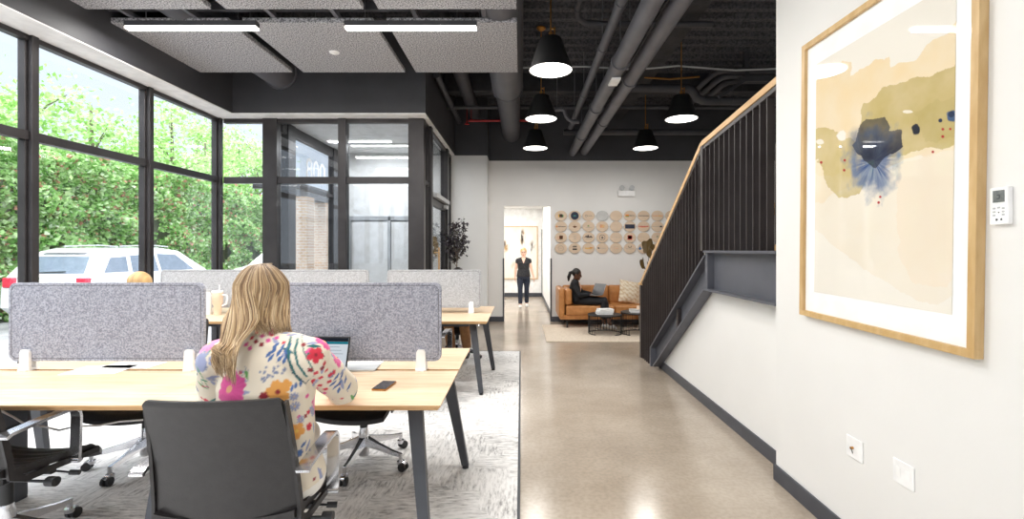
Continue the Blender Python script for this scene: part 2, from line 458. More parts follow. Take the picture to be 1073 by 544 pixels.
# bulkhead along the left glass and above the front glass
XI = -3.90; YI = 6.38
b = MB(); b.box((XW-.1, YR, ZH+.012), (XI, YW+.1, ZD+.1)); struct('trim_3', b, M['dark_paint'])
b = MB(); b.box((XI+.001, YI, ZH+.012), (-1.29, YW+.1, ZD+.1)); struct('trim_4', b, M['dark_paint'])
b = MB(); b.box((-1.52, YW+.101, ZH+.012), (-1.29, YL-.003, ZD+.1)); struct('trim_5', b, M['dark_paint'])
b = MB()   # white soffits (undersides)
b.box((XW-.1, YR, ZH), (XI-.004, YW+.1, ZH+.012)); b.box((XI-.004, YI+.004, ZH), (-1.294, YW+.1, ZH+.012)); b.box((-1.52, YW+.1, ZH), (-1.294, YL-.003, ZH+.012))
struct('trim_6', b, M['soffit'])

# windows -------------------------------------------------------
wn = [0]
def window(name_frame_boxes, panes, glass):
    wn[0] += 1
    f = MB()
    for lo, hi in name_frame_boxes: f.box(lo, hi, .003)
    o = struct('window_%d' % wn[0], f, M['frame'])
    g = MB()
    for lo, hi in panes: g.box(lo, hi)
    pn = g.build('pane', glass); pn.parent = o
    return o
ZT = 2.44
ys = [YR+.02, -2.27, -1.0, .27, 1.53, 2.80, 4.07, 5.35, 6.60]
for i in range(len(ys)-1):
    y0, y1 = ys[i], ys[i+1]
    fb = [((XW-.07, y1-.03, 0), (XW+.06, y1+.03, ZH)),
          ((XW-.04, y0+.03, ZT-.04), (XW+.035, y1-.03, ZT+.04)), ((XW-.04, y0+.03, ZH-.045), (XW+.035, y1-.03, ZH)),
          ((XW-.04, y0+.03, 0), (XW+.035, y1-.03, .12)),
          ((XW-.035, y1-.052, .12), (XW+.02, y1-.03, ZH-.045)), ((XW-.035, y0+.03, .12), (XW+.02, y0+.052, ZH-.045))]
    window(fb, [((XW-.004, y0+.03, .12), (XW+.004, y1-.03, ZT-.04)), ((XW-.004, y0+.03, ZT+.04), (XW+.004, y1-.03, ZH-.045))], M['glass'])
# front glass wall, bays
def fbay(x0, x1, wl, wr, glass, y=YW):
    fb = [((x0-wl, y-.06, 0), (x0, y+.07, ZH)) if wl else None, ((x1, y-.06, 0), (x1+wr, y+.07, ZH)) if wr else None,
          ((x0, y-.035, ZT-.045), (x1, y+.04, ZT+.045)), ((x0, y-.035, ZH-.06), (x1, y+.04, ZH)), ((x0, y-.035, 0), (x1, y+.04, .14))]
    fb = [q for q in fb if q]
    window(fb, [((x0, y-.004, .14), (x1, y+.004, ZT-.045)), ((x0, y-.004, ZT+.045), (x1, y+.004, ZH-.06))], glass)
fbay(-4.17, -3.61, 0, .20, M['glass'])
fbay(-3.41, -2.555, 0, .11, M['glass_v'])
fbay(-2.445, -1.575, 0, .22, M['glass_v'])
# vestibule side wall facing the room (x = -1.39) with the door
fb = [((-1.46, 7.02, 0), (-1.33, 7.14, ZH)), ((-1.43, 6.87, 0), (-1.36, 6.90, ZH)), ((-1.43, 6.73, ZH-.05), (-1.36, YL-.01, ZH)), ((-1.43, 6.73, 2.40), (-1.36, 7.02, 2.46)),
      ((-1.46, 8.55, 0), (-1.33, 8.75, ZH)), ((-1.43, 9.14, 0), (-1.36, 9.19, ZH)), ((-1.43, 6.73, 0), (-1.36, 7.02, .1)), ((-1.43, 8.75, 0), (-1.36, 9.14, .1))]
window(fb, [((-1.399, 6.73, .1), (-1.391, 7.02, 2.4)), ((-1.399, 6.73, 2.46), (-1.391, 7.02, ZH-.05)), ((-1.399, 7.14, 2.36), (-1.391, 8.55, ZH-.05)), ((-1.399, 8.75, .1), (-1.391, 9.14, ZH-.05))], M['glass_v'])
b = MB()
for lo, hi in [((-1.43, 7.15, 0), (-1.36, 7.26, 2.26)), ((-1.43, 8.44, 0), (-1.36, 8.54, 2.26)), ((-1.43, 7.26, 2.16), (-1.36, 8.44, 2.26)), ((-1.43, 7.26, 0), (-1.36, 8.44, .22)), ((-1.44,7.141,2.27),(-1.35,8.549,2.355))]:
    b.box(lo, hi, .003)
dr = struct('door_1', b, M['frame'])
b = MB(); b.box((-1.399, 7.26, .22), (-1.391, 8.44, 2.16)); o = b.build('pane', M['glass_v']); o.parent = dr
b = MB(); b.tube([(-1.29, 7.42, .80), (-1.29, 7.42, 1.50)], .014, 10); b.tube([(-1.36,7.42,.88),(-1.29,7.42,.88)], .008, 8); b.tube([(-1.36,7.42,1.42),(-1.29,7.42,1.42)], .008, 8)
o = b.build('handle', M['oak_edge']); o.parent = dr; o['label'] = 'upright wooden pull handle'
b = MB(); b.box((-1.35, 7.2, 2.27), (-1.28, 8.5, 2.34), .006); b.box((-1.35,8.2,2.18),(-1.29,8.42,2.24),.004); o = b.build('door_closer', M['grey_plastic']); o.parent = dr; o['label'] = 'silver door closer bar'

# vestibule interior
XV = -3.42
b = MB(); b.box((XV, 9.0, 0), (-1.47, 9.12, ZH)); struct('wall_vestibule', b, M['hall_white'])
b = MB(); b.box((XV-.05, YW+.08, ZH), (-1.53, 9.0, ZH+.1)); struct('ceiling_vestibule', b, M['hall_white'])
# white storefront door at the vestibule's rear
b = MB()
for lo, hi in [((-3.3,8.93,0),(-3.22,8.99,2.1)), ((-2.52,8.93,0),(-2.47,8.99,2.1)), ((-1.83,8.93,0),(-1.76,8.99,2.1)), ((-3.22,8.93,2.02),(-1.83,8.99,2.1))]: b.box(lo, hi, .003)
b.mi = 1
b.box((-3.21,8.95,.02),(-2.53,8.985,2.0)); b.box((-2.46,8.95,.02),(-1.84,8.985,2.0))
struct('door_2', b, [M['grey_plastic'], M['hall_white']])
# exterior glazed side of the vestibule
fb = [((XV-.06, 6.85, 0), (XV+.05, 7.07, ZH)), ((XV-.06, 8.52, 0), (XV+.05, 8.80, ZH)), ((XV-.03, 6.73, ZH-.16), (XV+.03, 8.98, ZH)), ((XV-.03, 6.73, 2.40), (XV+.03, 8.98, 2.46))]
window(fb, [((XV-.004, 7.07, .05), (XV+.004, 8.52, 2.40)), ((XV-.004, 7.07, 2.46), (XV+.004, 8.52, ZH-.16))], M['glass'])
# street number on the transom, seen from inside
def textmesh(s, size, ext=.003):
    cu = bpy.data.curves.new('t', 'FONT'); cu.body = s; cu.size = size; cu.extrude = ext; cu.align_x = 'CENTER'; cu.align_y = 'CENTER'
    o = bpy.data.objects.new('t', cu); COL.objects.link(o)
    dg = bpy.context.evaluated_depsgraph_get(); me = bpy.data.meshes.new_from_object(o.evaluated_get(dg))
    bpy.data.objects.remove(o); return me
me = textmesh('800', .50); o = bpy.data.objects.new('address_number', me); COL.objects.link(o); me.materials.append(M['white_plastic'])
o.rotation_euler = (PI/2, 0, PI/2); o.location = (XV+.012, 7.85, 2.74)
tag(o, 'large white street number on the glass above the vestibule street door', 'sign')
t = thing('vestibule_fill_light', 'slim white fill light added at the ceiling of the glass vestibule', 'ceiling light', (-2.45, 8.2, ZH-.03))  # added fixture and lamp, only to brighten the vestibule interior
b = MB(); b.box((-.5,-.05,0),(.5,.05,.03),.004); part(b, 'housing', M['white_plastic'], t)
b = MB(); b.box((-.49,-.04,-.008),(.49,.04,0),.003); part(b, 'diffuser', M['bar_glow'], t)
la = bpy.data.lights.new('vestibule_fill_lamp','AREA'); la.shape='RECTANGLE'; la.size=.95; la.size_y=.1; la.energy=32; lo = bpy.data.objects.new('vestibule_fill_lamp', la); COL.objects.link(lo); lo.parent=t; lo.location=(0,0,-.015)
# small tan artwork inside the vestibule
t = thing('framed_print', 'small white print with tan blot hanging inside the glass vestibule', 'picture', (-1.62, 8.99, 1.55))
b = MB(); b.box((-.13,-.02,-.36),(.13,0,.36), .002); part(b, 'print_sheet', M['paper'], t)
b = MB(); 
for q in range(7): b.lathe([(.001,0),(random.uniform(.04,.07),-.002),(.001,-.004)], (random.uniform(-.03,.05), -.022, .12-.05*q), 12, 'Y')
part(b, 'blot', M['oak_frame'], t)

# hallway beyond the doorway
HX0, HX1, HY, HZ = -1.6, .66, 14.75, 2.75
b = MB(); b.box((HX0, HY, 0), (HX1+.1, HY+.12, HZ)); struct('wall_hall_end', b, M['hall_white'])
b = MB(); b.box((HX0-.1, YB+.17, 0), (HX0, HY+.12, HZ)); struct('wall_hall_left', b, M['hall_white'])
b = MB(); b.box((HX1, YB+.17, 0), (HX1+.1, HY, HZ)); struct('wall_hall_right', b, M['hall_white'])
b = MB(); b.box((HX0-.1, YB+.17, HZ), (HX1+.1, HY+.12, HZ+.1)); struct('ceiling_hall', b, M['hall_white'])
b = MB(); b.box((HX0, HY-.015, 0), (HX1-.016, HY, .12)); struct('baseboard_hall_end', b, M['base'])
b = MB(); b.box((HX1-.015, YB+.18, 0), (HX1, HY, .1)); b.box((HX1-.02, HY-.07, .1), (HX1, HY-.001, 2.1)); struct('baseboard_hall_right', b, M['base'])
# wall switch in hallway
b = MB(); b.box((HX1-.012, 10.3, 1.55), (HX1-.001, 10.38, 1.72), .003); tag(b.build('wall_switch', M['brass']), 'small brass plate on the white hallway wall', 'switch')

# carpet + cream rug
b = MB(); b.box((XW+.07, YR+.05, .0), (-.022, 6.76, .012)); b.mi = 1; b.box((-.022, YR+.05, 0), (-.006, 6.765, .014)); b.box((XW+.07, 6.76, 0),(-.022,6.765,.014))
tag(b.build('carpet', [M['carpet'], M['rug_edge']]), 'large pale grey distressed carpet under the bench desks', 'carpet')
b = MB(); b.box((.40, 7.48, 0), (2.9, 9.15, .014), .004); tag(b.build('rug', M['cream_rug']), 'plain cream rug in front of the tan sofa', 'rug')

# ------------------------------------------------------------------ CEILING FITTINGS
PZ = 3.62
cols = [(-4.02+1.37*k, -4.02+1.37*k+1.24) for k in (0,1,2)]
rows = [(4.49, 5.75), (2.98, 4.24), (1.45, 2.71), (-.08, 1.18), (-1.6, -.34)]
rown = ['far row', 'second row from the far end', 'third row', 'fourth row', 'nearest row']
coln = ['left', 'middle', 'right']
for r, (y0, y1) in enumerate(rows):
    for c, (x0, x1) in enumerate(cols):
        b = MB(); b.box((x0 if c or r else x0, y0, PZ), (x1, y1, PZ+.05), .004)
        where = {0: 'above the long LED bars, next to the dark bulkhead', 1: 'cut off by the top of the view'}.get(r, 'behind the camera')
        tag(b.build('acoustic_panel', M['felt'], loc=((x0+x1)/2, (y0+y1)/2, PZ)), 'grey felt ceiling panel, %s of the %s' % (coln[c], rown[r]), 'ceiling panel', 'grey felt acoustic ceiling panels')
    
for k, x in enumerate([-3.7, -3.1, -2.35, -1.75, -1.0, -.35]):
    b = MB(); b.box((x-.02, -1.4, PZ+.05), (x+.02, 5.6, PZ+.095)); 
    for yy in (-1.2, 1.3, 3.6, 5.4): b.tube([(x, yy, PZ+.09), (x, yy, ZD)], .006, 6)
    tag(b.build('suspension_rail', M['pipe']), 'painted hanging rail holding the felt panels, %s from the window side' % ['first','second','third','fourth','fifth','sixth'][k], 'ceiling rail', 'rails above the felt panels')
for k in range(3):     # cross channels behind panel edges
    y = [4.46, 2.94, 1.4][k]
    b = MB(); b.box((-4.0, y-.02, PZ+.1), (-.02, y+.02, PZ+.17)); tag(b.build('cross_channel', M['dark_pipe']), 'dark cross channel above the gap behind the %s LED bars' % ['far','second','third'][k], 'ceiling rail')

b = MB(); b.lathe([(.001,-.022),(.02,-.022),(.026,-.012),(.05,-.008),(.055,0),(.001,0)], (-2.04,5.16,PZ), 24)
tag(b.build('ceiling_sensor', M['white_plastic'], smooth=40), 'small round white sensor on the middle felt panel', 'sensor')
def led_bar(x0, x1, y, z, label):
    t = thing('linear_light', label, 'ceiling light', ((x0+x1)/2, y, z), 0, 'linear LED bars')
    w = (x1-x0)/2
    b = MB(); b.box((-w, -.035, .012), (w, .035, .06), .004); part(b, 'housing', M['dark_pipe'], t)
    b = MB(); b.box((-w+.004, -.033, -.012), (w-.004, .033, .012), .006); part(b, 'diffuser', M['bar_glow'], t)
    for s in (-.7, .7):
        b = MB(); b.tube([(w*s, 0, .07), (w*s, 0, ZD-z)], .003, 6); part(b, 'suspension_wire', M['pipe'], t)
    la = bpy.data.lights.new('led_lamp', 'AREA'); la.shape = 'RECTANGLE'; la.size = x1-x0-.05; la.size_y = .06; la.energy = 34 if y > 2 else 17; la.color = (1,.975,.94)
    lo = bpy.data.objects.new('led_lamp', la); COL.objects.link(lo); lo.parent = t; lo.location = (0,0,-.02)
    return t
LB = []
for r, y in enumerate([4.38, 2.86, 1.33, -.2, -1.75]):
    nm = ['between the two far rows of felt panels', 'just above the top of the view', 'overhead', 'behind the camera', 'furthest behind the camera'][r]
    LB.append(led_bar(-3.66, -2.44, y, 3.515, 'glowing linear LED bar on the window side, ' + nm))
    LB.append(led_bar(-1.63, -.41, y, 3.515, 'glowing linear LED bar on the walkway side, ' + nm))

def pendant(x, y, z, label):
    t = thing('pendant_lamp', label, 'pendant lamp', (x, y, z), 0, 'black cone pendant lamps')
    b = MB(); b.lathe([(.207,-.002),(.210,0),(.112,.29),(.105,.305),(.02,.308),(.02,.300),(.102,.297),(.2,.012),(.207,-.002)], seg=40, cap=False)
    part(b, 'shade', M['shade_black'], t, 50)
    b = MB(); b.lathe([(.001,.006),(.203,.006),(.203,.012),(.001,.012)], seg=40); part(b, 'diffuser', M['lamp_glow'], t)
    top = ZD - z
    b = MB(); b.tube([(0,0,.305),(0,0,top)], .008, 8); b.tube([(0,0,.30),(0,0,.37)], .02, 10, flat=1); part(b, 'rod', M['brass'], t, 40)
    b = MB(); b.box((.03,-.012,.30),(.045,.012,.42), .002); b.box((0,-.012,.40),(.04,.012,.412)); part(b, 'bracket', M['brass'], t)
    b = MB(); b.lathe([(.001,top-.045),(.03,top-.04),(.062,top-.015),(.062,top)], seg=20); part(b, 'canopy', M['brass'], t, 40)
    la = bpy.data.lights.new('pendant_bulb', 'AREA'); la.shape='DISK'; la.size=.38; la.energy = 16 if y > 3 else 7; la.color=(1,.97,.92)
    lo = bpy.data.objects.new('pendant_bulb', la); COL.objects.link(lo); lo.parent = t; lo.location = (0,0,-.01)
    return t
pendant(.286, 4.56, 3.19, 'nearest and largest black cone pendant, left line over the walkway')
pendant(.265, 6.25, 3.19, 'middle black cone pendant of the left line')
pendant(.242, 8.05, 3.19, 'furthest black cone pendant of the left line, by the big duct')
pendant(2.12, 6.25, 3.19, 'black cone pendant on a long brass rod beside the stair rail')
pendant(2.12, 8.05, 3.19, 'far right black cone pendant over the sofa corner')
pendant(.29, 2.3, 3.19, 'black cone pendant over the walkway above the camera')

def pipe(name, pts, r, m, label, cat='pipe', rings=None, group=None):
    b = MB(); b.tube(pts, r, 14)
    if rings:
        for p, d in rings:
            d = V(d).normalized(); b.tube([V(p)-d*.03, V(p)+d*.03], r*1.18, 14); b.tube([V(p), V((p[0],p[1],ZD-.002))], .006, 6)
    return tag(b.build(name, m, smooth=40), label, cat, group)
Yd = (0,1,0)
b = MB(); b.tube([(-.20, 1.0, 3.86), (-.20, 6.95, 3.86)], .225, 28); b.tube([(-.20, 6.95, 3.86), (-.20, 7.1, 3.85), (-.20, YB-.003, 3.83)], [.225,.185,.175], 28)
b.tube([(-.2,6.9,3.86),(-.2,6.95,3.86)], .235, 28)
tag(b.build('ventilation_duct', M['duct'], smooth=40), 'large round grey duct running to the back wall beside the felt panels', 'duct')
b = MB(); b.tube([(-3.25, -2, 3.86), (-3.25, YI-.001, 3.86)], .215, 28); b.tube([(-3.25, YI-.03, 3.86), (-3.25, YI-.001, 3.86)], .235, 28)
tag(b.build('ventilation_duct', M['duct'], smooth=40), 'round grey duct entering the dark bulkhead above the window wall', 'duct')
pipe('sprinkler_main', [(1.05,0,3.45),(1.05,YB-.003,3.45)], .085, M['pipe'], 'thick grey ceiling pipe, left of the two running side by side', 'pipe', [((1.05,y,3.45),Yd) for y in (3.2,5.0,6.6,8.2)])
pipe('sprinkler_main', [(1.29,0,3.47),(1.29,YB-.003,3.47)], .08, M['pipe'], 'thick grey ceiling pipe, right of the two running side by side', 'pipe', [((1.29,y,3.47),Yd) for y in (3.6,5.6,7.4)])
pipe('ceiling_pipe', [(.93,0,3.76),(.93,9.1,3.76)], .05, M['pipe'], 'thin grey ceiling pipe left of the thick pair', 'pipe', [((.93,y,3.76),Yd) for y in (4.4,5.4,7.0)])
pipe('elbow_pipe', [(.62,4.2,4.1),(.62,5.2,4.1),(.64,5.32,4.08),(.74,5.4,4.05),(.95,5.42,4.05),(2.2,5.42,4.05)], .035, M['dark_pipe'], 'dark elbow pipe crossing above the thin ceiling pipe', 'pipe', [((.62,5.2,4.1),Yd),((.8,5.41,4.05),(1,0,0))])
pipe('cross_pipe', [(-1.28,8.15,3.92),(XR,8.15,3.92)], .03, M['dark_pipe'], 'thin dark pipe crossing the whole ceiling', 'pipe', [((.9,8.15,3.92),(1,0,0)),((2.9,8.15,3.92),(1,0,0))])
pipe('cross_pipe', [(.8,8.9,3.68),(XR,8.9,3.68)], .055, M['dark_pipe'], 'dark pipe crossing low in front of the back wall', 'pipe')
fp = pipe('fire_pipe', [(-.95,8.55,3.80),(.35,8.55,3.80)], .018, M['red_pipe'], 'thin red pipe with a sprinkler head behind the far duct', 'pipe', [((-.9,8.55,3.8),(1,0,0))])
b = MB(); b.tube([(-.98,8.55,3.80),(-.98,8.55,3.74)], .012, 8); b.lathe([(.001,3.73),(.045,3.735),(.02,3.76),(.001,3.765)], (-.98,8.55,0), 14); b.tube([(-.98,8.55,3.8),(-.98,8.55,ZD)], .006, 6)
put(b.build('sprinkler_head', M['red_pipe'], smooth=40), fp)
pipe('s_bend_pipe', [(.55,7.6,3.72),(.66,7.6,3.72),(.70,7.6,3.70),(.72,7.6,3.62),(.76,7.6,3.56),(.84,7.6,3.52),(.93,7.6,3.52)], .03, M['pipe'], 'small S bend pipe fitting beside the middle pendant', 'pipe', [((.58,7.6,3.72),(1,0,0)),((.86,7.6,3.52),(1,0,0))])
pipe('wall_pipe', [(-1.2,6.7,3.95),(-1.2,YL-.01,3.95)], .05, M['dark_pipe'], 'dark pipe beside the bulkhead of the vestibule', 'pipe')
pipe('wall_pipe', [(-.9,5.0,4.1),(-.9,YL-.01,4.1)], .11, M['dark_pipe'], 'dark insulated pipe left of the big duct', 'pipe')
for k in range(3):
    z = 4.12-.02*k; x = 2.9+.15*k; yb = 7.0+.16*k
    pipe('conduit', [(x,YB-.003,z),(x,yb+.2,z),(x+.03,yb+.06,z),(x+.12,yb,z),(x+.3,yb,z),(XR-.002,yb,z)], .045, M['dark_pipe'],
         'dark bent conduit over the stair, %s of three' % ['nearest','middle','furthest'][k], 'conduit', None, 'three bent conduits over the stair')
pipe('cross_duct', [(1.5,7.35,3.98),(2.6,7.35,3.98),(2.68,7.35,3.92),(2.74,7.35,3.82),(2.85,7.35,3.78),(XR-.002,7.35,3.78)], .065, M['dark_pipe'], 'dark pipe stepping down behind the long rod pendant', 'pipe', [((3.3,7.35,3.78),(1,0,0)),((3.9,7.35,3.78),(1,0,0))])
b = MB()   # hanger strut with bracket
b.box((3.30,6.96,3.95),(3.36,7.04,ZD)); b.box((3.2,6.9,3.93),(4.2,6.96,3.99)); b.bar((2.9,6.93,3.70),(3.33,6.93,3.98),.05,.04,(0,1,0))
tag(b.build('pipe_hanger', M['dark_pipe']), 'dark steel hanger carrying the conduits over the stair', 'pipe hanger')
b = MB(); b.box((1.55,2,4.12),(2.05,YB-.003,4.395)); struct('trim_7', b, M['black_paint'])
b = MB(); b.box((-1.28,7.85,4.1),(XR,8.05,4.395)); struct('trim_8', b, M['black_paint'])
def wire(pts, r, m, label):
    b = MB(); b.tube(pts, r, 6); tag(b.build('ceiling_cable', m, smooth=40), label, 'cable')
wire([(-.2,6.6,4.0),(.9,6.62,4.03),(1.6,6.6,3.98),(2.2,6.62,4.04),(3.0,6.6,3.97),(4.0,6.62,4.02),(XR-.01,6.6,4.0)], .012, M['grey_plastic'], 'loose grey cable strung across the open ceiling')
wire([(1.9,7.28,4.12),(2.3,7.3,4.1),(2.75,7.28,4.13)], .014, M['brass'], 'short orange cable above the stair side pendant')
b = MB(); b.box((1.00,5.2,3.34),(1.10,5.42,3.362)); tag(b.build('pipe_label', M['paper']), 'white paper label stuck under the left thick pipe', 'label')

# ------------------------------------------------------------------ STAIR
def stair():
    XO = 1.655
    t = thing('staircase', 'steel staircase with dark baluster railing and oak handrail by the white wall', 'staircase', (2.2, 5.2, 0))
    def add(mb, name, m, smooth=False):
        o = mb.build(name, m, None, smooth); put(o, t); return o
    zl = lambda y: 1.435-.672*(y-4.16)          # top line of the lower stringer
    # stringer: web plus flanges
    for nm, xx in (('stringer', 1.70), ('stringer', 2.75)):
        b = MB()
        poly = [V((xx, 5.84, .0)), V((xx, 5.96, zl(5.96))), V((xx, 4.20, zl(4.20))), V((xx, 4.20, 1.11)), V((xx,5.80,.03))]
        b.prism(poly, (.02,0,0))
        b.bar((xx-.03, 5.97, zl(5.97)), (xx-.03, 4.20, zl(4.20)), .09, .018, (1,0,0))
        b.bar((xx-.03, 5.82, .03), (xx-.03, 4.22, 1.11), .09, .018, (1,0,0))
        b.box((xx-.075, 5.93, 0), (xx+.015, 5.97, zl(5.95)))
        add(b, nm, M['stair_steel'])
    b = MB(); b.box((1.70, 3.02, 1.11), (1.72, 4.20, 1.45)); b.box((1.625, 3.02, 1.435), (1.72, 4.22, 1.455)); b.box((1.625, 3.02, 1.10), (1.72, 4.22, 1.118))
    b.box((1.64, 4.16, 1.11), (1.705, 4.215, 1.45), .002)
    add(b, 'landing_fascia', M['stair_steel'])
    b = MB(); b.box((1.72, 3.02, 1.36), (2.77, 4.2, 1.45)); add(b, 'landing', M['stair_steel'])
    b = MB(); b.box((1.66, 5.0, zl(5.0)-.30), (1.70, 5.05, zl(5.05)), .002); add(b, 'stiffener', M['baluster'])
    # treads
    n = 8
    for i in range(1, n):
        z = 1.45*i/n; y = 5.96-(5.96-4.2)*i/n
        b = MB(); b.box((1.76, y-.02, z-.04), (2.75, y+.25, z), .003); add(b, 'tread', M['handrail'])
        b = MB(); b.box((1.76, y+.19, z-.18 if i>1 else .001), (2.75, y+.20, z-.04)); add(b, 'riser', M['baluster'])
    # upper flight start
    for i in range(4):
        b = MB(); b.box((2.78+.25*i, 3.05, 1.45+.18*i+.14), (3.10+.25*i, 4.15, 1.45+.18*i+.18), .003); add(b, 'tread', M['handrail'])
    b = MB(); b.box((1.9, 3.45, 1.452), (2.55, 3.6, 1.50), .003); add(b, 'landing_kerb', M['handrail'])
    # rail lines
    rl = lambda y: 1.0+(6.45-y)*(2.42-1.0)/(6.45-4.27)
    rl2 = lambda y: 2.42+(4.27-y)*.098
    # newel
    b = MB(); b.box((XO-.035, 6.38, 0), (XO+.035, 6.45, .985), .003); add(b, 'newel_post', M['baluster'])
    b = MB(); b.box((XO-.03, 4.235, 1.45), (XO+.03, 4.29, 2.40), .003); add(b, 'corner_post', M['baluster'])
    # balusters: deep flat bars
    k = 0; y = 6.34
    while y > 4.33:
        zb = zl(y-.0)+.01 if y < 5.98 else 0.0
        b = MB(); b.box((XO-.024, y-.005, zb), (XO+.024, y+.005, rl(y)-.045)); add(b, 'baluster', M['baluster'])
        y -= .087
    y = 4.18
    while y > 3.04:
        b = MB(); b.box((XO-.024, y-.005, 1.455), (XO+.024, y+.005, rl2(y)-.045)); add(b, 'baluster', M['baluster'])
        y -= .095
    # under rail and oak cap
    b = MB(); b.bar((XO,6.45,rl(6.45)-.045),(XO,4.27,rl(4.27)-.045),.05,.03); b.bar((XO,4.27,rl2(4.27)-.045),(XO,3.02,rl2(3.02)-.045),.05,.03); add(b, 'under_rail', M['baluster'])
    b = MB(); b.strap([(XO,6.47,rl(6.47)+.002),(XO,4.29,rl(4.29)),(XO,4.24,rl2(4.25)),(XO,3.005,rl2(3.005))],.06,.045,(1,0,0)); b.box((XO-.05,6.36,.985),(XO+.04,6.48,1.012),.002)
    add(b, 'handrail', M['handrail'])
    # far side railing (other edge of the flight)
    XF = 2.72
    b = MB(); b.strap([(XF,5.95,1.32),(XF,4.27,2.42),(XF,4.2,2.44)],.06,.045,(1,0,0)); add(b, 'handrail', M['handrail'])
    y = 5.9
    while y > 4.3:
        b = MB(); b.box((XF-.02, y-.005, zl(y)+.01), (XF+.02, y+.005, 1.32+(5.95-y)*.655-.02)); add(b, 'baluster', M['baluster']); y -= .11
    # railing behind the landing (second flight)
    for i in range(11):
        x = 1.75+i*.1
        b = MB(); b.box((x-.005, 4.13, 1.455), (x+.005, 4.18, 2.40)); add(b, 'baluster', M['baluster'])
    return t
stair()
# white wall panel below the stringer
b = MB(); poly = [V((1.73,3.0,0)), V((1.73,5.86,0)), V((1.73,5.86,.02)), V((1.73,4.22,1.12)), V((1.73,3.0,1.12))]
b.prism(poly, (.02,0,0)); struct('wall_stair', b, M['white_wall'])

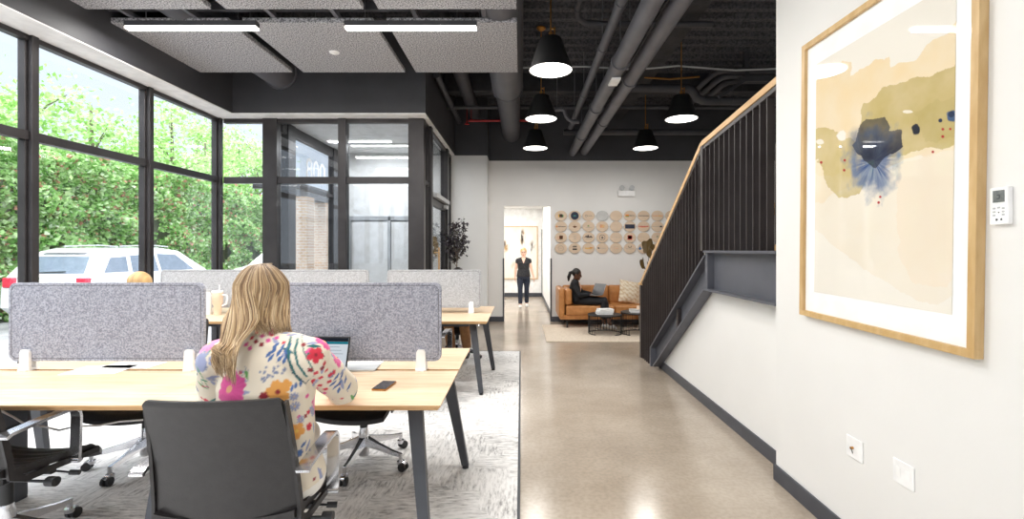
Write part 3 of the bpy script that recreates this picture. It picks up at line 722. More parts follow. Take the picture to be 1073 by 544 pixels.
# ------------------------------------------------------------------ BIG FRAMED WATERCOLOUR
def big_picture():
    XW_ = 1.62; y0, y1, z0, z1 = 1.64, 2.68, 1.085, 2.60
    t = thing('framed_watercolour', 'large watercolour of ochre and blue washes in a deep oak frame', 'picture', (XW_, (y0+y1)/2, (z0+z1)/2))
    cy, cz = (y0+y1)/2, (z0+z1)/2; hy, hz = (y1-y0)/2, (z1-z0)/2; fw = .03
    b = MB()
    for lo, hi in [((-.036,-hy,-hz),(-.001,hy,-hz+fw)), ((-.036,-hy,hz-fw),(-.001,hy,hz)), ((-.036,-hy,-hz+fw),(-.001,-hy+fw,hz-fw)), ((-.036,hy-fw,-hz+fw),(-.001,hy,hz-fw))]: b.box(lo, hi, .001)
    part(b, 'frame', M['oak_frame'], t)
    b = MB(); b.box((-.018,-hy+fw,-hz+fw),(-.012,hy-fw,hz-fw)); part(b, 'mat_board', M['mat_board'], t)
    # art sheet
    ay0, ay1, az0, az1 = 1.745, 2.57, 1.225, 2.46; ny, nz = 420, 560
    ys_ = np.linspace(ay0, ay1, ny); zs_ = np.linspace(az0, az1, nz); YY, ZZ = np.meshgrid(ys_, zs_)
    px = CX+1.6*F0/YY; py = CY-(ZZ-H)*F0/YY
    wob = lambda s, a, sd: (fbm(YY*s, ZZ*s, 5, sd)-.5)*a
    c = np.empty(YY.shape+(3,)); c[:] = L3((234,229,219))
    def q(x, y): return (830+x/2.59, 20+y/2.59)      # positions noted on a 2.59x enlargement
    def fill(poly, col, wa=8, alpha=1.0, soft=None, sd=0):
        x2 = px+wob(14, wa*2, sd); y2 = py+wob(14, wa*2, sd+9)
        m = inpoly(x2, y2, [q(*p) for p in poly]).astype(float)
        a = (m*alpha*(.82+.36*(fbm(YY*9,ZZ*9,5,sd+3)-.5)*1.6))[...,None]; a = np.clip(a,0,1)
        c[:] = c*(1-a)+L3(col)*a
    # pale peach wash
    fill([(40,150),(95,128),(150,112),(152,152),(262,104),(264,132),(330,106),(378,62),(420,40),(470,-60),(470,345),(300,380),(40,520)], (232,210,170), 5, 1, sd=2)
    fill([(40,420),(180,430),(300,390),(470,340),(480,700),(460,730),(400,770),(330,760),(230,700),(140,640),(50,560)], (230,219,200), 5, .75, sd=30)
    fill([(280,380),(470,330),(470,640),(420,720),(340,720),(300,640)], (232,214,190), 7, .55, sd=33)
    # olive band
    fill([(178,330),(188,250),(215,212),(265,178),(370,150),(420,132),(470,90),(470,325),(400,345),(330,362),(270,372),(200,400)], (184,166,104), 5, .95, sd=5)
    fill([(30,298),(105,298),(165,330),(205,400),(190,470),(125,492),(92,440),(75,380),(30,372)], (192,174,114), 6, .88, sd=6)
    fill([(320,250),(470,190),(470,300),(360,330)], (172,158,100), 8, .35, sd=15)
    # blue cloud
    bx, by = q(222, 385); d = np.hypot((px-bx)/27, (py-by)/36); nz_ = fbm(YY*22, ZZ*22, 5, 50)
    a = np.clip((1.18-d-(nz_-.5)*1.2)*1.7, 0, 1)[...,None]*.85
    c[:] = c*(1-a)+L3((110,130,160))*a
    ang = np.arctan2(py-by, px-bx); rays = fbm(ang*9, d*1.2, 4, 61)
    a = (np.clip((1.0-d)*1.6, 0, 1)*np.clip((rays-.4)*3,0,1))[...,None]; c[:] = c*(1-a)+L3((52,78,128))*a
    fill([(180,300),(205,275),(245,268),(262,290),(262,302),(295,300),(300,345),(280,360),(250,372),(225,400),(190,390),(168,350)], (44,48,64), 4, .95, sd=8)
    bx, by = q(170, 340); d = np.hypot((px-bx)/9, (py-by)/18); a = (np.clip(1.1-d,0,1)*.7)[...,None]; c[:] = c*(1-a)+L3((80,92,112))*a
    def dot(x, y, r, col, ry=None, al=1):
        bx, by = q(x, y); d = np.hypot((px-bx)/(r/2.59), (py-by)/((ry or r)/2.59))+(fbm(YY*60,ZZ*60,3,int(x))-.5)*.5
        a = (np.clip((1.05-d)*5, 0, 1)*al)[...,None]; c[:] = c*(1-a)+L3(col)*a
    dot(334,297,12,(38,40,50),16); dot(432,258,15,(70,92,124)); dot(430,254,9,(40,52,80)); dot(401,272,6,(54,62,84),6)
    for x, y in ((408,295),(408,315),(428,294),(382,357),(142,385),(78,392),(240,482),(236,497),(141,412)): dot(x,y,4,(176,60,60),4)
    dot(133,318,13,(238,232,222),14); dot(75,337,12,(236,228,214),7); dot(313,250,15,(236,228,210),5)
    verts = np.stack([np.full(YY.size, -.0195), YY.ravel()-cy, ZZ.ravel()-cz], 1)
    idx = np.arange(ny*nz).reshape(nz, ny)
    faces = np.stack([idx[:-1,:-1].ravel(), idx[1:,:-1].ravel(), idx[1:,1:].ravel(), idx[:-1,1:].ravel()], 1)
    me = bpy.data.meshes.new('artwork'); me.from_pydata(verts.tolist(), [], faces.tolist()); setcol(me, c.reshape(-1,3))
    me.materials.append(M['vc_art']); o = bpy.data.objects.new('artwork', me); COL.objects.link(o); o.parent = t
    t.rotation_euler = (.016, 0, 0)
big_picture()

# wall controller
t = thing('thermostat', 'white wall controller with grey display right of the framed watercolour', 'thermostat', (1.62, 1.60, 1.60))
hw, hh = .031, .062
t.location = (1.62, 1.585, 1.608)
b = MB(); b.box((-.018,-hw,-hh),(-.0005,hw,hh), .003, seg=2); part(b, 'body', M['white_plastic'], t)
b = MB(); b.box((-.0195,-hw+.011,.012),(-.018,hw-.013,hh-.010)); part(b, 'display', M['lcd'], t)
b = MB(); b.box((-.0200,-.004,.022),(-.0195,.004,.026)); b.box((-.02,-.004,.034),(-.0195,.004,.038)); b.box((-.02,-.006,.024),(-.0195,-.003,.036)); part(b, 'digit', M['steel_dark'], t)
b = MB()
for yy, zz in ((.014,-.008),(-.001,-.006),(-.016,-.009),(.014,-.02),(-.016,-.02),(.014,-.031),(-.016,-.03)): b.box((-.0195,yy-.005,zz-.003),(-.018,yy+.005,zz+.003),.0008)
part(b, 'button', M['grey_plastic'], t)
b = MB(); b.lathe([(.001,-.0195),(.0022,-.019),(.0022,-.018)], (0,-.001,-.022), 10, 'X'); b.lathe([(.001,-.0195),(.004,-.019),(.004,-.018)], (0,.006,-.046), 14, 'X'); b.box((-.0195,-.009,-.049),(-.018,-.0075,-.042)); b.box((-.0195,-.012,-.049),(-.018,-.0105,-.042));b.box((-.0195,-.0125,-.049),(-.018,-.0075,-.0475))
part(b, 'logo', M['steel_dark'], t)
# outlets on the right wall
def plate(px0, px1, pyc, n, label):
    Ya, Yb = 1.62*F0/(px1-CX), 1.62*F0/(px0-CX); yc = (Ya+Yb)/2; z = H-(pyc-CY)*yc/F0
    t = thing('wall_outlet', label, 'outlet', (1.62, yc, z)); w = (Yb-Ya)/2; h = .050
    b = MB(); b.box((-.007,-w,-h),(-.0005,w,h), .002); part(b, 'cover_plate', M['white_plastic'], t)
    b = MB()
    if n:
        for s in (-1,1):
            b.box((-.0085, s*w*.45-.012, -.02),(-.007, s*w*.45+.012, .02), .001)
        part(b, 'socket', M['paper'], t)
    else:
        b.tube([(-.007,.006,.0),(-.02,.006,.0)], .006, 10); part(b, 'jack', M['brass'], t)
        b = MB(); b.tube([(-.02,.006,0),(-.024,-.004,.002),(-.024,-.010,-.006),(-.02,-.010,-.02)], .002, 6); part(b, 'wire_end', M['black_metal'], t)
plate(888, 905, 470, 0, 'white wall plate with a small brass jack below the picture, left one')
plate(937, 959, 497, 2, 'white double outlet plate low on the wall, nearer one')

# hallway canvas
def hall_canvas():
    x0, x1, z0, z1 = -1.25, .52, .55, 2.2
    t = thing('hallway_painting', 'large pale abstract painting with ochre and black strokes at the hallway end', 'picture', ((x0+x1)/2, HY, (z0+z1)/2))
    hx, hz = (x1-x0)/2, (z1-z0)/2
    b = MB()
    for lo, hi in [((-hx,-.05,-hz),(hx,-.002,-hz+.025)),((-hx,-.05,hz-.025),(hx,-.002,hz)),((-hx,-.05,-hz+.025),(-hx+.025,-.002,hz-.025)),((hx-.025,-.05,-hz+.025),(hx,-.002,hz-.025))]: b.box(lo, hi)
    part(b, 'frame', M['oak_frame'], t)
    n = 160; XX, ZZ = np.meshgrid(np.linspace(-hx+.02, hx-.02, n), np.linspace(-hz+.02, hz-.02, n))
    c = np.empty(XX.shape+(3,)); c[:] = L3((236,230,220)); f = fbm(XX*5, ZZ*2.2, 5, 3)[...,None]
    c[:] = c*(1-.5*np.clip(f-.45,0,1)*2)+L3((206,190,170))*(.5*np.clip(f-.45,0,1)*2)
    for cx, cz, rx, rz, col, s in ((.42,.45,.10,.34,(150,116,70),1),(.40,.5,.05,.3,(44,38,34),2),(-.12,.2,.14,.22,(176,140,92),3),(-.15,.25,.06,.15,(60,54,50),4),(.72,.15,.13,.28,(170,160,150),5),(.70,.1,.04,.3,(70,66,64),6),(-.6,.0,.12,.3,(120,104,84),7),(.2,-.4,.2,.15,(216,200,180),8)):
        d = np.hypot((XX-cx)/rx, (ZZ-cz)/rz); a = (np.clip((1-d)*2,0,1)*np.clip((fbm(XX*14,ZZ*6,5,s*7)-.36)*4,0,1))[...,None]
        c[:] = c*(1-a)+L3(col)*a
    idx = np.arange(n*n).reshape(n,n); faces = np.stack([idx[:-1,:-1].ravel(), idx[:-1,1:].ravel(), idx[1:,1:].ravel(), idx[1:,:-1].ravel()],1)
    me = bpy.data.meshes.new('canvas'); me.from_pydata(np.stack([XX.ravel(), np.full(XX.size,-.03), ZZ.ravel()],1).tolist(), [], faces.tolist()); setcol(me, c.reshape(-1,3))
    me.materials.append(M['vc_paint']); o = bpy.data.objects.new('canvas', me); COL.objects.link(o); o.parent = t
hall_canvas()
# fill lights added to brighten the hallway, hidden above the opening
for y in (11.0, 13.2):
    t = thing('hallway_fill_light', 'square white fill light added at the hallway ceiling, %s one' % ('nearer' if y < 12 else 'further'), 'ceiling light', (-.4, y, HZ-.03))
    b = MB(); b.box((-.3,-.3,0),(.3,.3,.03),.004); part(b, 'housing', M['white_plastic'], t)
    la = bpy.data.lights.new('hall_fill_lamp','AREA'); la.size=.55; la.energy=40; la.color=(1,.98,.95); lo = bpy.data.objects.new('hall_fill_lamp', la); COL.objects.link(lo); lo.parent=t; lo.location=(0,0,-.012)

# ------------------------------------------------------------------ PLAQUES
def colm(key, c, r=.6):
    if key not in M: M[key] = mat(key, c, r)
    return M[key]
DK = colm('print_dark', (60,54,52)); 
C = dict(dark=(60,54,52), navy=(38,46,66), teal=(60,130,130), green=(96,140,70), yellow=(222,176,70), orange=(222,134,50), red=(196,64,58), brown=(110,70,44), blue=(50,104,160), grey=(150,144,138), tan=(196,170,142))
marks = [
 ['green and dark square badge','solid navy disc with teal centre','tiny dark emblem and text line','blank pale grey face','faint single text line','green and orange block beside text','dark script text line','orange text line','dark lettering by the stair rail'],
 ['orange mark with dark text','brown bird shape','small green peak over a line','two orange loops','no mark on bare wood','solid navy rectangle','red lettering','long dark lettering'],
 ['brown rounded square','small grey ring','dark mountain outline','dark ring with a central sign','thin grey text line','red framed square','very faint text line','small green and grey dot'],
 ['thin pale ring','two stacked dark bars','yellow brush lettering','blue square with a line','outlined rectangle','dark antlers over a line','blue drop beside text','short dark line low by the stair']]
def plaque(i, j):
    Y = YB-.03; x = (587.8+14.45*j-CX)*Y/F0; z = H-((226.2,237.4,248.9,260.2)[i]-CY)*Y/F0
    desc = marks[i][j]; key = (i, j)
    rn = ['top','second','third','bottom'][i]
    t = thing('round_plaque', 'round wooden plaque, %s row, with %s' % (rn, desc), 'plaque', (x, YB-.028, z), 0, 'round plaques in rows on the back wall')
    base = M['disc_wood']
    if key == (0,3): base = M['book_grey']
    b = MB(); seg = 36
    rg = [[V((.123*q*math.cos(2*PI*k/seg), yy, .106*q*math.sin(2*PI*k/seg))) for k in range(seg)] for q, yy in ((.98,0),(1,.002),(1,.008),(.98,.010))]
    b.loft(rg); part(b, 'disc', base, t)
    b = MB()
    for s in (-1,1): b.tube([(s*.125,-.001,0),(s*.125,.028,0)], .006, 8)
    part(b, 'standoff_pin', M['grey_plastic'], t)
    def box(x0,z0,x1,z1,c,nm='emblem'):
        b = MB(); b.box((x0,-.0025,z0),(x1,.0005,z1)); part(b, nm, colm('print_'+c, C[c]), t)
    def ring(cx,cz,r,c,w=.006,fill=False,sq=1):
        b = MB(); n = 20
        if fill: b.lathe([(.001,-.0025),(r,-.002),(r,.0005)], (cx,0,cz), 24, 'Y')
        else: b.tube([(cx+r*math.cos(2*PI*k/n),-.0005,cz+r*sq*math.sin(2*PI*k/n)) for k in range(n+1)], w/2, 5)
        part(b, 'emblem', colm('print_'+c, C[c]), t)
    def line(x0,x1,z,c='dark',h=.008):
        b = MB(); x = x0; rr = random.Random(i*20+j)
        while x < x1:
            w = rr.uniform(.006,.014); b.box((x,-.0022,z-h/2*rr.uniform(.7,1.2)),(min(x+w,x1),.0005,z+h/2*rr.uniform(.6,1.1))); x += w+.003
        part(b, 'lettering', colm('print_'+c, C[c]), t)
    if key==(0,0): box(-.055,-.03,-.03,.03,'yellow'); box(-.03,-.032,.03,.034,'dark'); box(.03,-.03,.052,.02,'green'); box(-.012,-.012,.012,.012,'orange')
    elif key==(0,1): ring(0,0,.082,'navy',fill=True); b=MB(); b.ell((.0,-.004,0),(.03,.002,.014)); part(b,'emblem',colm('print_teal',C['teal']),t); 
    elif key==(0,2): ring(-.045,0,.02,'dark'); line(-.02,.08,0)
    elif key==(0,4): line(-.08,.09,0,'tan')
    elif key==(0,5): box(-.09,-.004,-.02,.028,'orange'); box(-.09,-.022,-.02,-.004,'green'); line(-.015,.1,.012); line(-.015,.1,-.008)
    elif key==(0,6): line(-.1,.1,.0,'dark',.016)
    elif key==(0,7): line(-.1,.1,0,'orange',.012); box(.03,-.01,.06,.01,'yellow')
    elif key==(0,8): line(-.07,.05,0,'dark',.02)
    elif key==(1,0): ring(-.085,0,.018,'orange',fill=True); line(-.06,.1,0,'dark',.014); 
    elif key==(1,1):
        b=MB(); b.prism([V((-.04,-.002,0)),V((-.01,-.002,-.03)),V((.03,-.002,-.015)),V((.045,-.002,.01)),V((.005,-.002,.005)),V((0,-.002,.04)),V((-.012,-.002,.01))],(0,.0025,0)); part(b,'emblem',colm('print_brown',C['brown']),t)
    elif key==(1,2):
        b=MB(); b.prism([V((-.03,-.002,0)),V((.02,-.002,0)),V((0,-.002,.035))],(0,.0025,0)); part(b,'emblem',colm('print_green',C['green']),t); line(-.06,.07,-.02,'grey')
    elif key==(1,3): ring(-.022,.012,.02,'orange',.012); ring(.022,.012,.02,'yellow',.012); line(-.04,.04,-.02,'orange')
    elif key==(1,5): box(-.098,-.042,.098,.042,'navy','emblem'); b=MB(); 
    elif key==(1,6): line(-.1,.1,.002,'red',.022); line(-.08,.05,-.018,'orange')
    elif key==(1,7): line(-.1,.06,0,'grey',.008); box(.05,-.016,.095,.016,'dark')
    elif key==(2,0): box(-.035,-.035,.04,.04,'brown'); box(-.015,-.035,.015,.015,'tan'); ring(-.05,-.005,.025,'orange')
    elif key==(2,1): ring(0,.012,.022,'grey'); line(-.02,.03,-.03,'grey')
    elif key==(2,2):
        b=MB(); b.prism([V((x,-.002,z)) for x,z in ((-.09,-.01),(-.05,.045),(-.035,.02),(-.01,.06),(.02,.01),(.045,.04),(.09,-.012),(.04,.0),(-.02,-.01),(-.06,.01))],(0,.0025,0)); part(b,'emblem',DK,t); line(-.06,.06,-.03,'grey')
    elif key==(2,3): ring(0,0,.055,'dark',.008); ring(0,-.006,.02,'dark',fill=True); box(-.004,-.006,.004,.025,'dark')
    elif key==(2,4): line(-.09,.09,0,'grey',.006)
    elif key==(2,5): box(-.045,-.045,.045,.045,'red'); box(-.036,-.03,.036,.03,'tan'); line(-.03,.03,.01); ring(0,-.015,.012,'dark',fill=True)
    elif key==(2,6): line(-.08,.08,0,'tan',.006)
    elif key==(2,7): ring(.01,.01,.024,'grey'); ring(-.005,.02,.013,'green',fill=True)
    elif key==(3,0): ring(0,0,.055,'grey',.006); ring(0,0,.044,'tan',.005); line(-.03,.03,0,'grey')
    elif key==(3,1): box(-.04,.02,.04,.04,'dark'); box(-.045,-.035,.045,-.005,'dark'); line(-.03,.04,.055,'dark')
    elif key==(3,2): line(-.07,.06,0,'yellow',.03); line(.02,.09,.012,'orange',.02)
    elif key==(3,3): box(-.09,-.012,-.062,.018,'navy'); line(-.05,.08,0,'grey')
    elif key==(3,4):
        for q in ((-.05,.03,.05,.036),(-.05,-.036,.05,-.03),(-.05,-.036,-.044,.036),(.044,-.036,.05,.036)): box(*q,'tan')
        line(-.03,.04,0,'orange')
    elif key==(3,5):
        b=MB(); 
        for s in (-1,1): b.tube([(0,-.001,.01),(s*.02,-.001,.02),(s*.03,-.001,.05)],.004,6); b.tube([(s*.02,-.001,.02),(s*.035,-.001,.026)],.003,6)
        part(b,'emblem',DK,t); line(-.08,.09,-.012,'grey')
    elif key==(3,6):
        b=MB(); b.ell((-.075,-.001,-.008),(.026,.002,.026)); b.prism([V((-.095,-.002,.0)),V((-.055,-.002,.0)),V((-.07,-.002,.05))],(0,.0025,0)); part(b,'emblem',colm('print_blue',C['blue']),t); line(-.04,.06,0,'blue',.016)
    elif key==(3,7): line(-.05,.05,-.02)
for i in range(4):
    for j in range(len(marks[i])): plaque(i, j)

# emergency light on back wall
t = thing('emergency_light', 'white twin head emergency light high on the back wall', 'emergency light', ((656-CX)*YB/F0, YB, 2.60))
b = MB(); b.box((-.17,-.06,-.05),(.17,-.001,.07),.012,seg=2); part(b,'housing',M['white_plastic'],t)
for s in (-1,1):
    b = MB(); b.lathe([(.02,.0),(.045,-.03),(.05,-.06),(.001,-.062)], (s*.1,-.03,.12), 16, 'Y'); b.tube([(s*.1,-.03,.065),(s*.1,-.03,.1)],.01,8); part(b,'lamp_head',M['grey_plastic'],t,40)

# ------------------------------------------------------------------ BENCH DESKS
def leg_mb(top, foot, w0=.075, w1=.045):
    b = MB(); top, foot = V(top), V(foot); rings = []
    for p, w in ((top, w0), (foot, w1)):
        rings.append([p+V((-w/2,-.02,0)), p+V((w/2,-.02,0)), p+V((w/2,.02,0)), p+V((-w/2,.02,0))])
    b.loft(rings); return b
def bench(x0, x1, y0, y1, joints, label, name='bench_desk'):
    t = thing(name, label, 'desk', (x1, (y0+y1)/2, 0)); ym = (y0+y1)/2+.01
    def A(mb, nm, m, s=False): o = mb.build(nm, m, None, s); put(o, t); return o
    zt = .745; th = .028
    xs = [x0]+joints+[x1]
    for a, c in zip(xs, xs[1:]):
        for ya, yb in ((y0, ym-.016), (ym+.016, y1)):
            b = MB(); e = .018
            # knife-edge top: underside inset
            lo = [V((a+(e if a==x0 else 0), ya+(e if ya==y0 else 0), zt-th)), V((c-(e if c==x1 else 0), ya+(e if ya==y0 else 0), zt-th)), V((c-(e if c==x1 else 0), yb-(e if yb==y1 else 0), zt-th)), V((a+(e if a==x0 else 0), yb-(e if yb==y1 else 0), zt-th))]
            hi = [V((a+.0006,ya,zt-.006)),V((c-.0006,ya,zt-.006)),V((c-.0006,yb,zt-.006)),V((a+.0006,yb,zt-.006))]
            tp = [V((a+.0006,ya,zt)),V((c-.0006,ya,zt)),V((c-.0006,yb,zt)),V((a+.0006,yb,zt))]
            R = b.loft([lo, hi, tp])
            for f in b.bm.faces:
                if abs(f.calc_center_median().z-zt) > .0005: f.material_index = 1
            A(b, 'desktop', [M['oak'], M['oak_edge']])
    b = MB(); b.box((x0+.2, ym-.10, zt-.14), (x1-.25, ym+.10, zt-.10)); b.box((x0+.2, ym-.10, zt-.10), (x1-.25, ym-.094, zt-.05)); b.box((x0+.2, ym+.094, zt-.10), (x1-.25, ym+.10, zt-.05))
    A(b, 'cable_tray', M['steel_dark'])
    b = MB()
    for yy in (y0+.28, y1-.45): b.box((x0+.1, yy-.02, zt-th-.045), (x1-.12, yy+.02, zt-th))
    A(b, 'frame_rail', M['steel_dark'])
    ends = [(x1, 1)] + [(x0, -1)]
    for xe, s in ends:
        for (ty, fy, tx, fx) in ((y0+.25, y0+.01, .175, .065), (y1-.48, y1-.30, .10, .0)):
            o = A(leg_mb((xe-s*tx, ty, zt-th), (xe-s*fx, fy, .012+.02)), 'leg', M['steel_dark'])
            b = MB(); b.lathe([(.02,.012),(.022,.016),(.014,.034),(.001,.036)], (xe-s*fx, fy, 0), 14); f = b.build('glide', M['black_plastic'], None, 40); put(f, o)
    for xj in joints:
        for ty, fy in ((y0+.25, y0+.05), (y1-.48, y1-.30)):
            o = A(leg_mb((xj, ty, zt-th), (xj, fy, .012)), 'leg', M['steel_dark'])
    return t
bench(-3.16, -.37, 2.17, 3.44, [-1.765], 'nearest double bench desk with pale oak top, woman with laptop seated at it')
bench(-4.14, -.335, 4.72, 6.0, [-2.86, -1.59], 'further bench desk with pale oak top in front of the glass vestibule')
def screen(x0, x1, y, z0, h, m, label, clampx=None):
    t = thing('privacy_screen', label, 'desk screen', ((x0+x1)/2, y, z0), 0, 'grey felt desk screens')
    w = (x1-x0)/2; r = .035; pts = []
    for cx, cz, a0 in ((w-r, h-r, 0), (-w+r, h-r, PI/2), (-w+r, r, PI), (w-r, r, 1.5*PI)):
        for k in range(6): a = a0+k*PI/10; pts.append(V((cx+r*math.cos(a), -.012, cz+r*math.sin(a))))
    b = MB(); b.prism(pts, (0,.024,0)); bmesh.ops.bevel(b.bm, geom=[e for e in b.bm.edges if abs(e.verts[0].co.y-e.verts[1].co.y) < 1e-5], offset=.004, segments=2, affect='EDGES')
    part(b, 'panel', m, t, 30)
    b = MB()   # stitched seam
    ins = [V((p.x*(1-.016/w), -.0125, h/2+(p.z-h/2)*(1-.032/h))) for p in pts]
    b.tube(ins+[ins[0]], .0014, 4); part(b, 'seam', M['felt_edge'], t)
    for cx in (clampx or (-w+.11, w-.11)):
        b = MB(); zz = -(z0-.745)
        pr = [(-.032,zz),(.032,zz),(.030,zz+.02),(.026,.055),(.018,.07),(-.018,.07),(-.026,.055),(-.030,zz+.02)]
        b.prism([V((cx+x, -.03, z)) for x, z in pr], (0,.018,0)); b.prism([V((cx+x, .012, z)) for x, z in pr], (0,.018,0)); b.box((cx-.03,-.035,zz),(cx+.03,.035,zz+.014),.003)
        b.box((cx-.024,-.045,zz+.0),(cx+.024,-.03,zz+.012),.002)
        part(b, 'clamp', M['white_plastic'], t)
ym1 = 2.815
screen(-3.04, -1.885, ym1, .80, .465, M['screen_felt'], 'large grey felt screen at the left of the near bench desk', [-.47,.50])
screen(-1.63, -.475, ym1, .80, .465, M['screen_felt'], 'large grey felt screen behind the open laptop', [-.45,.46])
ym2 = 5.37
screen(-1.52, -.455, ym2, .805, .43, M['screen_light'], 'light grey felt screen at the walkway end of the further desk')
screen(-2.80, -1.73, ym2, .805, .43, M['screen_light'], 'light grey felt screen in the middle of the further desk')
screen(-4.09, -3.03, ym2, .805, .43, M['screen_light'], 'light grey felt screen at the window end of the further desk')

# pedestal cabinet under the left end of the near bench
t = thing('pedestal_cabinet', 'dark grey cabinet under the left end of the near bench desk', 'cabinet', (-3.02, 2.55, .012))
b = MB(); b.box((-.13,-.28,0),(.13,.22,.68),.004); part(b,'body',M['steel_dark'],t)
for k in range(3):
    b = MB(); b.box((.131,-.27,.02+.22*k),(.14,.21,.225+.22*k),.002); part(b,'drawer',M['steel_dark'],t)

# ------------------------------------------------------------------ OFFICE CHAIR
def make_chair(label):
    t = thing('office_chair', label, 'office chair', (0,0,0), 0, 'black leather office chairs on chrome bases')
    # ribbed seat pad
    def pad(rows_, w0, w1, th, rib=.006, nrib=9):
        b = MB(); nx = 15; R = []
        return b
    b = MB(); ny = 64; seg = 14; rings = []
    for k in range(ny+1):
        u = k/ny; y = -.235+u*.49
        z = .455 + .012*math.cos(u*PI*1.2) - .065*max(0,(u-.72)/.28)**2 + .02*max(0,(.12-u)/.12)
        rb = .008*abs(math.sin(u*PI*9))*min(1,(1-u)*8)
        w = .245 - .02*max(0,(u-.85)/.15)**2
        ring = []
        for i in range(seg): 
            x = -w+2*w*i/(seg-1); sag = -.02*(1-(x/w)**2)+.008*(x/w)**4
            ring.append(V((x, y, z+sag+rb+.014)))
        for i in range(seg-1,-1,-1):
            x = -w+2*w*i/(seg-1); sag = -.02*(1-(x/w)**2)+.008*(x/w)**4
            ring.append(V((x, y, z+sag-.014)))
        rings.append(ring)
    b.loft(rings); part(b, 'seat', M['leather_black'], t, 60)
    # backrest
    b = MB(); rings = []; nz_ = 64
    for k in range(nz_+1):
        u = k/nz_; z = .47+u*.465; y = -.225-.02*u-.085*u*u
        rb = .005*abs(math.sin(u*PI*9)) if .02 < u < .95 else 0
        w = .254-.024*u-(.012*max(0,(u-.96)/.04)**2)
        th = .012 if u < .97 else .008
        ring = []
        for i in range(seg):
            x = -w+2*w*i/(seg-1); cv = .028*(x/w)**2
            ring.append(V((x, y+cv+rb+th, z)))
        for i in range(seg-1,-1,-1):
            x = -w+2*w*i/(seg-1); cv = .028*(x/w)**2
            ring.append(V((x, y+cv-th, z)))
        rings.append(ring)
    b.loft(rings); part(b, 'backrest', M['leather_black'], t, 60)
    # side rails
    for s in (-1,1):
        b = MB()
        path = [V((s*.258,.20,.425)),V((s*.258,.0,.435)),V((s*.26,-.15,.44)),V((s*.258,-.205,.47)),V((s*.254,-.208,.54)),V((s*.245,-.235,.72)),V((s*.234,-.280,.915))]
        b.strap(path, .012, .026, (1,0,0))
        part(b, 'side_rail', M['leather_black'], t, 40)
    for s in (-1,1):
        b = MB(); x = s*.285
        pts = [V((x,-.262,.66)),V((x,-.24,.672)),V((x,-.1,.685)),V((x,.0,.69)),V((x,.035,.686)),V((x,.055,.668)),V((x,.06,.64)),V((x,.055,.5)),V((x,.05,.425))]
        b.strap(pts, .048, .014, (1,0,0)); b.tube([(s*.262,-.255,.66),(s*.30,-.255,.66)],.008,8); b.tube([(s*.262,.05,.435),(s*.31,.05,.435)],.012,10)
        part(b, 'armrest', M['chrome'], t, 40)
    b = MB(); b.box((-.10,-.11,.375),(.10,.11,.425),.01); b.box((-.25,-.03,.40),(.25,.0,.425),.004); b.box((-.25,.10,.40),(.25,.13,.425),.004)
    part(b, 'tilt_mechanism', M['black_metal'], t)
    b = MB(); b.tube([(.10,.02,.395),(.20,.03,.39),(.26,.05,.375)],.005,8); b.tube([(.26,.05,.375),(.30,.06,.37)],.012,10); b.tube([(.09,-.08,.395),(.30,-.08,.395)],.007,8); b.tube([(.29,-.08,.395),(.33,-.08,.395)],.022,14)
    part(b, 'lever', M['black_plastic'], t, 40)
    b = MB(); b.tube([(0,0,.22),(0,0,.40)],.026,18); part(b, 'gas_lift', M['black_plastic'], t, 40)
    b = MB(); b.lathe([(.034,.055),(.036,.08),(.034,.20),(.027,.24),(.026,.245)], seg=20)
    for k in range(5):
        a = 2*PI*k/5+.3; d = V((math.cos(a), math.sin(a), 0)); sd = V((-d.y, d.x, 0))
        rings = []
        for q, z, w, h in ((.02,.155,.05,.06),(.12,.132,.036,.04),(.24,.108,.028,.026),(.305,.10,.026,.022)):
            c = d*q+V((0,0,z)); rings.append([c-sd*w/2-V((0,0,h/2)), c+sd*w/2-V((0,0,h/2)), c+sd*w/2*.7+V((0,0,h/2)), c-sd*w/2*.7+V((0,0,h/2))])
        b.loft(rings)
    part(b, 'star_base', M['chrome'], t, 30)
    for k in range(5):
        a = 2*PI*k/5+.3; d = V((math.cos(a), math.sin(a), 0)); c = d*.30; sd = V((-d.y,d.x,0))
        e = bpy.data.objects.new('caster', None)
        b = MB(); b.tube([c+V((0,0,.11)), c+V((0,0,.05))],.012,10); b.tube([c+V((0,0,.062)), c+V((0,0,.04))+d*.0],.024,12)
        b.tube([c+d*.018-sd*.014+V((0,0,.045)), c+d*.018+sd*.014+V((0,0,.045))], .02, 12)
        cs = part(b, 'caster', M['chrome'], t, 40)
        b = MB(); w = c+d*.02
        for s in (-1,1): b.tube([w+sd*s*.008+V((0,0,.027)), w+sd*s*.024+V((0,0,.027))],.027,18)
        whl = b.build('wheel', M['black_plastic'], None, 40); whl.parent = cs
    return t
ch0 = make_chair('black leather office chair the woman in the floral shirt sits on')
def place(o, x, y, rz, z=.012): o.location = (x, y, z); o.rotation_euler = (0,0,rz)
place(ch0, -1.075, 1.925, math.radians(3))
for x, y, rz, lab in ((-1.07, 3.215, math.radians(177), 'empty office chair tucked under the far side of the near bench, right one'),
                      (-2.55, 3.215, math.radians(183), 'empty office chair tucked under the far side of the near bench, left one'),
                      (-2.44, 2.24, math.radians(-2), 'office chair cut off by the left edge, chrome armrest below the desk front'),
                      (-.98, 4.55, math.radians(-4), 'office chair pushed up to the near side of the further desk, walkway end'),
                      (-.86, 6.36, math.radians(184), 'office chair of the dark haired person behind the further desk'),
                      (-3.72, 4.5, 0, 'office chair of the blonde person at the window end')):
    c = copy_tree(ch0); c['label'] = lab; place(c, x, y, rz)

